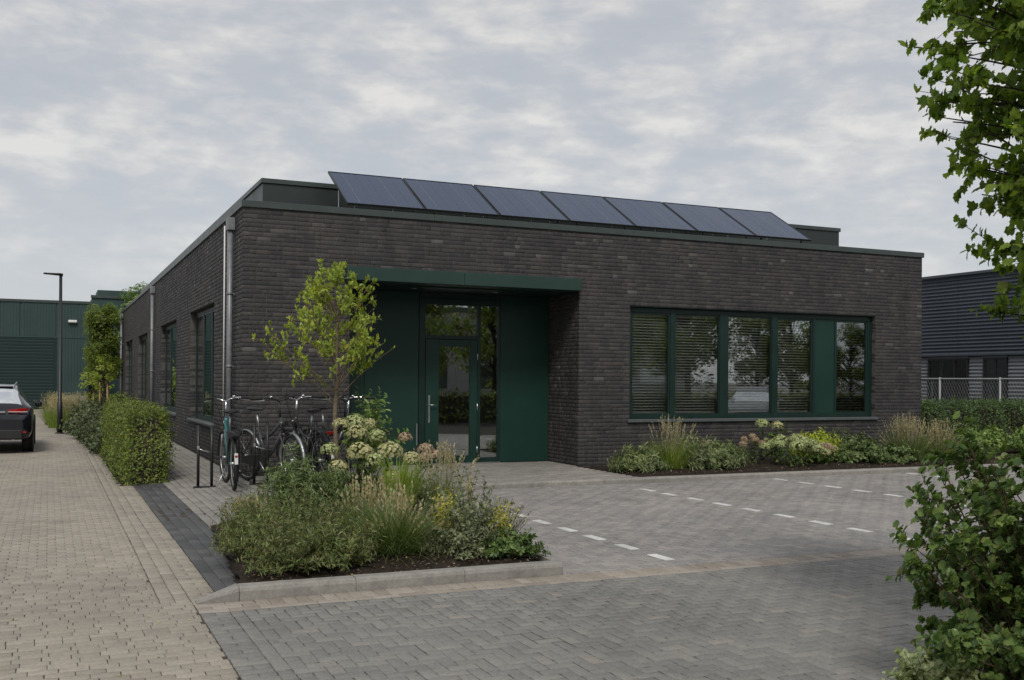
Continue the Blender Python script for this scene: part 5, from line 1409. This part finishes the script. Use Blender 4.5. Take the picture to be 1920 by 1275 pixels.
for x_, y_, lab in ((15.6, -.6, 'loose yellow green bush in front of the clipped hedge, nearest the brick corner'), (16.9, -.7, 'loose yellow green bush in the middle before the clipped hedge'), (18.3, -.8, 'loose yellow green bush furthest along the clipped hedge')):
    tag(shrub('loose_bush', (x_, y_, .02), (.75, .5, .72), 80, 26, T_ell(.2, .06, .15), .11, 'l_sap', 'twig', t0=.3, out=.8, up=.2, bend=.3, zmin=.2, lo=.6, foot=.4), lab, 'bush', 'loose bushes before the clipped hedge')

# --- hedges
def hedge(name, x0, x1, y0, y1, h, n, size, mat, label, T=ELL, lump=.075, z0=0.0):
    t = tag(empty(name, ((x0 + x1) / 2, (y0 + y1) / 2, z0)), label, 'hedge')
    c = np.array([(x0 + x1) / 2, (y0 + y1) / 2, 0]); hx, hy = (x1 - x0) / 2, (y1 - y0) / 2
    A = np.array([2 * hx * h, 2 * hx * h, 2 * hy * h, 2 * hy * h, 4 * hx * hy]); f = rng.choice(5, n, p=A / A.sum())
    u, v = rng.uniform(-1, 1, n), rng.uniform(0, 1, n); P = np.zeros((n, 3)); N = np.zeros((n, 3))
    for k, (ax, sg) in enumerate(((1, -1), (1, 1), (0, -1), (0, 1))):
        m_ = f == k
        P[m_, ax] = sg * (hy if ax else hx); P[m_, 1 - ax] = u[m_] * (hx if ax else hy); P[m_, 2] = v[m_] * h; N[m_, ax] = sg
    m_ = f == 4; P[m_, 0] = u[m_] * hx; P[m_, 1] = (v[m_] * 2 - 1) * hy; P[m_, 2] = h; N[m_, 2] = 1
    dep = np.abs(rng.normal(0, .07, n))
    bump_ = lump * (np.sin(P[:, 0] * 7.1 + P[:, 2] * 4) * np.sin(P[:, 1] * 5.3 + 1) + .7 * np.sin(P[:, 1] * 11 + P[:, 2] * 9) + .4 * rng.normal(0, 1, n))
    # rounded shoulders
    ed = np.clip((P[:, 2] - h * .85) / (h * .15), 0, 1) * (f < 4) * .10
    P = P + N * (bump_ - dep - ed)[:, None]; P[:, 2] = np.maximum(P[:, 2], .02)
    D = N * .75 + rng.normal(0, .6, (n, 3)); D[:, 2] += .35
    leaves('foliage', T, P, leaf_basis(rng.normal(0, 1, (n, 3)) + N * .25 + np.array([0, 0, -.25]), .55, .45, N * 1.0), size * rng.uniform(.55, 1.15, n), mat, t)
    MB().box(-hx + .13, hx - .13, -hy + .13, hy - .13, 0, h - .14).build('branches', 'bark_dark', t)
    # woody shoots sticking out of the clipped faces
    k = n // 60; i = rng.integers(0, n, k); Cv = curves(P[i] - N[i] * .12, P[i] + N[i] * rng.uniform(.02, .12, (k, 1)) + rng.normal(0, .03, (k, 3)), .1, 3)
    stems('shoots', Cv, .003, .0015, 'stem', t)
    Pq, Dq = along(Cv, 6, .3, 1, .7, .3, .7); leaves('shoot_leaves', T, Pq, leaf_basis(Dq, .7, .5), size * rng.uniform(.5, .95, len(Pq)), mat, t)
    return t
hedge('clipped_hedge', -1.74, -1.10, -.12, 6.2, 1.13, 34000, .046, 'l_hedge', 'clipped yellow green hedge block beside the driveway, ending at the slate strip', z0=G)
hedge('clipped_hedge', 14.78, 22.5, .35, 1.35, 1.12, 34000, .058, 'l_hedge2', 'clipped dark green hedge in front of the wire fence')
hedge('low_hedge', -1.5, .0, 26.6, 27.6, .95, 2500, .09, 'l_hedge', 'low hedge at the far end of the brick side wall', z0=G)
for i, (x_, y_, r_, h_) in enumerate(((-1.55, 7.1, .58, .98), (-1.58, 8.9, .62, .95), (-1.62, 10.9, .68, .98), (-1.70, 13.1, .75, 1.0), (-1.75, 15.6, .8, 1.02), (-1.7, 18.4, .85, 1.0))):
    lab = ['nearest the clipped hedge block', 'second from the clipped hedge block', 'third from the clipped hedge block', 'fourth from the clipped hedge block', 'beside the street lamp', 'beyond the street lamp'][i]
    tag(shrub('dark_shrub', (x_, y_, G), (r_, 1.15, h_), 210, 30, ELL, .075, 'l_laurel', 'twig', t0=.25, out=.85, up=.2, bend=.25, zmin=.1, lo=.65, foot=.7), 'dull green rounded shrub along the driveway, ' + lab, 'shrub', 'rounded shrubs along the driveway')
for i, (x_, y_) in enumerate(((-2.28, 17.6), (-2.5, 19.6), (-1.9, 20.6), (-2.6, 21.8))):
    tag(grass_tuft('tall_grass', (x_, y_, G), 420, .3, .85, .32, .014, 'g_bright' if i < 2 else 'g_green', .8, 220, 'g_dry', .4, 1.22, .30), 'tall beige plumed grass behind the street lamp, %s of four' % ['nearest', 'second', 'third', 'farthest'][i], 'grass', 'plumed grasses by the street lamp')
# --- trees
def crown_clumps(centres, radii, per, size, T=ELL):
    P, D, S = [], [], []
    for c, r in zip(centres, radii):
        d = norm(rng.normal(0, 1, (per, 3))); q_ = rng.uniform(.35, 1, (per, 1)) ** .6
        p = np.array(c) + d * q_ * np.array([r, r, r * .8]); P.append(p); dd = d + rng.normal(0, .5, d.shape); dd[:, 2] -= .1; D.append(dd); S.append(size * rng.uniform(.6, 1.15, per))
    return np.concatenate(P), norm(np.concatenate(D)), np.concatenate(S)
def leafy_tree(name, base, h, r, label, nclump=70, per=90, size=.16, mat='l_bg', trunk_h=.3, conic=False, squash=1.0, box=None, cat='tree', group=None):
    t = tag(empty(name, base), label, cat, group)
    zc0 = h * trunk_h
    if box is not None:
        cs = rng.uniform(-1, 1, (nclump, 3)) * np.array(box) + np.array([0, 0, (zc0 + h) / 2]); rs = rng.uniform(.22, .36, nclump)
    else:
        d = norm(rng.normal(0, 1, (nclump, 3))); q_ = rng.uniform(.3, 1, (nclump, 1)) ** .5
        cs = d * q_ * np.array([r, r, (h - zc0) / 2]) + np.array([0, 0, (h + zc0) / 2])
        if conic: f_ = np.clip((h - cs[:, 2]) / (h - zc0), .05, 1) ** .8; cs[:, :2] *= f_[:, None] * 1.1
        rs = rng.uniform(.16, .30, nclump) * r * (1 if not conic else .8)
    P, D, S = crown_clumps(cs, rs, per, size)
    rad_ = norm(P - np.array([0, 0, (zc0 + h) / 2]))
    leaves('crown', ELL, P, leaf_basis(D, .6, .5, rad_ * .8), S, mat, t)
    MB().tube([(0, 0, -.05), (.02, .01, zc0), (0, .02, h * .6), (.02, 0, h * .9)], [h * .022 + .02, h * .016 + .012, h * .009, .01], 8).build('trunk', 'bark_dark', t)
    b0 = np.stack([0 * cs[:, 0], 0 * cs[:, 0], np.clip(cs[:, 2] * .72, zc0 * .8, None)], 1)
    stems('branches', curves(b0, cs, .12, 5), h * .006, .006, 'bark_dark', t)
    return t
leafy_tree('pleached_tree', (-.70, 29.2, G), 4.55, 1, 'block shaped clipped tree at the end of the brick side wall', 120, 130, .10, 'l_bg', .37, box=(.58, .5, 1.42))
leafy_tree('roof_tree', (2.3, 47.0, G), 7.3, 1.5, 'tree top showing above the roof edge over the side wall', 60, 90, .16, 'l_sap', .35)
for i, (x_, y_, h_) in enumerate(((-.95, 24.2, 2.5), (-1.38, 25.6, 1.9))):
    t = leafy_tree('staked_sapling', (x_, y_, G), h_, .42, 'slender staked sapling with yellowing leaves, %s' % ('the taller one' if i == 0 else 'the shorter one'), 26, 26, .085, 'l_young', .42, group='staked saplings by the side wall')
    for sx in (-.14, .14): MB().tube([(sx, 0, -.05), (sx * .9, 0, h_ * .58)], .032, 8).build('stake', 'wood', t)
# trees and a hall across the street, seen mirrored in the glass
P_ = [(14.5, -21, 6.4, 2.0, 0), (18.2, -19.5, 6.2, 1.5, 0), (24.5, -23.5, 7.0, 2.4, 0), (28.5, -21, 5.6, 1.8, 0), (33.5, -25, 4.4, 1.5, 1), (37.5, -21.5, 7.2, 2.4, 0), (43.5, -25, 7.0, 2.4, 0), (10.2, -19, 5.8, 1.8, 0), (7.0, -24, 7.2, 2.3, 0), (26.6, -21.0, 5.2, 1.3, 0), (31.6, -20.5, 4.6, 1.2, 0)]
pos_lab = ['mirrored in the entrance sidelight', 'mirrored in the first window pane', 'mirrored in the second window pane', 'mirrored in the third window pane', 'cone shaped, mirrored in the fourth window pane', 'mirrored in the last window pane', 'mirrored at the far edge of the last window pane', 'mirrored in the glass door', 'mirrored in the pane above the door', 'of narrow shape mirrored in the third window pane', 'of low shape mirrored in the last window pane']
proto = {}
for (x_, y_, h_, r_, cn), lab in zip(P_, pos_lab):
    if cn not in proto:
        proto[cn] = (leafy_tree('street_tree', (x_, y_, G), h_, r_, 'leafy street tree ' + lab, 75, 110, .17, 'l_bg', .22, conic=bool(cn), group='street trees mirrored in the glass'), h_, r_)
    else:
        o = copy_tree(proto[cn][0]); o.location = (x_, y_, G); s_ = h_ / proto[cn][1]; o.scale = (r_ / proto[cn][2], r_ / proto[cn][2], s_); o.rotation_euler = (0, 0, random.uniform(0, 6)); o['label'] = 'leafy street tree ' + lab
hedge('street_hedge', 5, 52, -18.2, -17.2, 1.15, 15000, .15, 'l_hedge', 'long yellow green street hedge mirrored in the office window', z0=G)
ph = tag(empty('pale_hall', (24, -46, 0)), 'pale flat roofed hall mirrored in the second window pane', 'building')
MB().box(-14, 16, -8, 0, -.1, 6.2).build('wall', 'plinth', ph); MB().box(-14.1, 16.1, -8, .1, 6.2, 6.5).build('roof_trim', 'fascia', ph)
for k in range(7): bx('window', 'darkpane', ph, -12.4 + k * 4, -10.2 + k * 4, .005, .03, 1.0, 2.6)

# --- overhanging tree at the camera's side
RT = np.array([math.cos(YAW), -math.sin(YAW), 0]); UPV = np.array([0, 0, 1.0])
tc_ = np.array([2.88, -13.05, G])
ot = tag(empty('overhanging_tree', tuple(tc_)), 'tree with lobed green leaves hanging into the picture above the near bush', 'tree')
MB().tube([(0, 0, -.05), (.03, .02, 1.2), (0, .0, 2.4), (-.05, .03, 3.6), (0, 0, 4.8)], [.11, .085, .07, .05, .02], 12).build('trunk', 'bark_dark', ot)
nb = 250
zz1 = rng.uniform(1.95, 5.6, nb); azb = rng.uniform(0, 2 * math.pi, nb); azb[:180] = rng.normal(math.pi * .87, .62, 180)
# outline of the crown: reach by height
rch = np.interp(zz1, [1.9, 2.2, 2.6, 3.0, 3.6, 4.4, 5.6], [.90, 1.06, 1.16, 1.30, 1.50, 1.48, .8]) * rng.uniform(.5, 1.0, nb) ** .45
tipb = np.stack([np.cos(azb) * rch, np.sin(azb) * rch, zz1 - G], 1)
rootb = np.stack([0 * zz1, 0 * zz1, np.clip(tipb[:, 2] - rch * rng.uniform(.1, .7, nb), 1.6, 4.6)], 1)
Cb = curves(rootb, tipb, .16, 8)
stems('branches', Cb, .016, .004, 'bark_dark', ot)
so_, se_ = [], []
for i in range(nb):
    for k in range(9):
        j = int(rng.integers(2, 9)); p = Cb[i, j]; d = norm(Cb[i, j] - Cb[i, j - 1]) * .8 + rng.normal(0, .5, 3); d[2] *= .6
        so_.append(p); se_.append(p + norm(d) * rng.uniform(.12, .34))
Ct = curves(np.array(so_), np.array(se_), .1, 4)
stems('twigs', Ct, .0035, .0015, 'twig', ot)
PP, DD = along(Ct, 17, .12, 1, .8, -.05, .7)
PP = PP + tc_
cr = leaves_split('leaf', LOBE, PP, leaf_basis(DD, .7, .45, norm((PP - tc_) * np.array([1, 1, 0])) * .55), rng.uniform(.036, .074, len(PP)), 'l_tree', None, 300, 'crown')
cr.parent = ot; cr.matrix_parent_inverse = Matrix.Translation(-Vector(tc_))

# --- near bush at the right
sc_ = np.array([2.06, -13.02, G])
nb_ = tag(empty('near_bush', tuple(sc_)), 'dark leafy bush close to the camera, below the overhanging tree', 'bush')
n = 300
a_ = rng.uniform(0, 2 * math.pi, n); rr = np.sqrt(rng.uniform(.05, 1, n)) * .84; zt = rng.uniform(.12, 1.34, n)
tips = np.stack([np.cos(a_) * rr, np.sin(a_) * rr, zt * np.interp(rr, [0, .5, .84], [1.03, 1.0, .93])], 1)
tips[:7] = np.stack([np.linspace(-.88, -.66, 7), np.linspace(.42, .18, 7), rng.uniform(.75, 1.22, 7)], 1)
ft = np.concatenate([tips[:, :2] * .30, np.zeros((n, 1))], 1)
Cb = curves(ft, tips, .22, 7)
stems('branches', Cb, .008, .003, 'twig', nb_)
so_, se_ = [], []
for i in range(n):
    for k in range(6):
        j = int(rng.integers(3, 8)); p = Cb[i, j]; d = norm(Cb[i, j] - Cb[i, j - 1]) * .6 + rng.normal(0, .6, 3); d[2] += .1
        so_.append(p); se_.append(p + norm(d) * rng.uniform(.06, .20))
Ct = curves(np.array(so_), np.array(se_), .1, 4)
stems('twigs', Ct, .003, .0015, 'twig', nb_)
PP, DD = along(Ct, 17, .10, 1, .85, .1, .6)
PP = PP + sc_; PP[:, 2] = np.maximum(PP[:, 2], G + .02)
cr = leaves_split('leaf', T_soft(.18), PP, leaf_basis(DD, .8, .45, norm((PP - sc_) * np.array([1, 1, .4])) * .7), rng.uniform(.027, .058, len(PP)), 'l_shrub', None, 300, 'foliage')
cr.parent = nb_; cr.matrix_parent_inverse = Matrix.Translation(-Vector(sc_))
tag(shrub('pale_bush', (1.36, -12.66, G), (.30, .30, .34), 80, 26, ROUND, .036, 'l_vari', 'stem', t0=.25, out=.85, up=.2, bend=.3, zmin=.1, lo=.55, foot=.4), 'pale variegated low plant at the foot of the near bush', 'plant')
soil_bed('street_bed', [(1.3, -12.4), (1.2, -13.1), (1.6, -14.6), (6, -14.6), (6, -12.2), (2.6, -12.1)], -.10, 8)

# --- litter on the soil and along the kerbs
def scatter(name, mat, n, fn, size, zoff, T=ELL, flat=.25):
    pts = np.array([fn() for _ in range(n)]); D = rng.normal(0, 1, (n, 3)); D[:, 2] = rng.normal(0, flat, n)
    o = leaves(name, T, pts + np.array([0, 0, zoff]), leaf_basis(D, 1.5, .5), size * rng.uniform(.5, 1.2, n), mat, None); o['kind'] = 'stuff'
    return o
def in_bed():
    while True:
        x_, y_ = random.uniform(-1.45, 1.2), random.uniform(-8.7, -5.5)
        if x_ > bedx(y_) + .05: return (x_, y_, .045 - .06 * max(0, 1 - min(y_ + 8.73, x_ - bedx(y_)) / .5))
o = scatter('bark_chips', 'chips', 2600, in_bed, .028, .012); o['label'] = 'bark chips and crumbs on the planter soil'
o = scatter('fallen_leaves', 'litter', 170, in_bed, .032, .02); o['label'] = 'yellow fallen leaves on the planter soil'
o = scatter('border_chips', 'chips', 1500, lambda: (random.uniform(5.95, 15), random.uniform(-2.25, -1.0), .0), .035, .03); o['label'] = 'bark chips on the soil of the window border'
def on_paving():
    k = random.random()
    if k < .4: return (random.uniform(-1.9, -1.6), random.uniform(-8.8, 6), G)
    if k < .7: return (random.uniform(-1.5, 3), random.uniform(-9.05, -8.88), G)
    return (random.uniform(-3.4, 5), random.uniform(-11.5, -3), G) if random.random() < .25 else (random.uniform(-3.2, -1.9), random.uniform(-11, 4), G)
o = scatter('paving_litter', 'litter', 90, on_paving, .026, .008, flat=.1); o['label'] = 'few small fallen leaves lying on the paving'
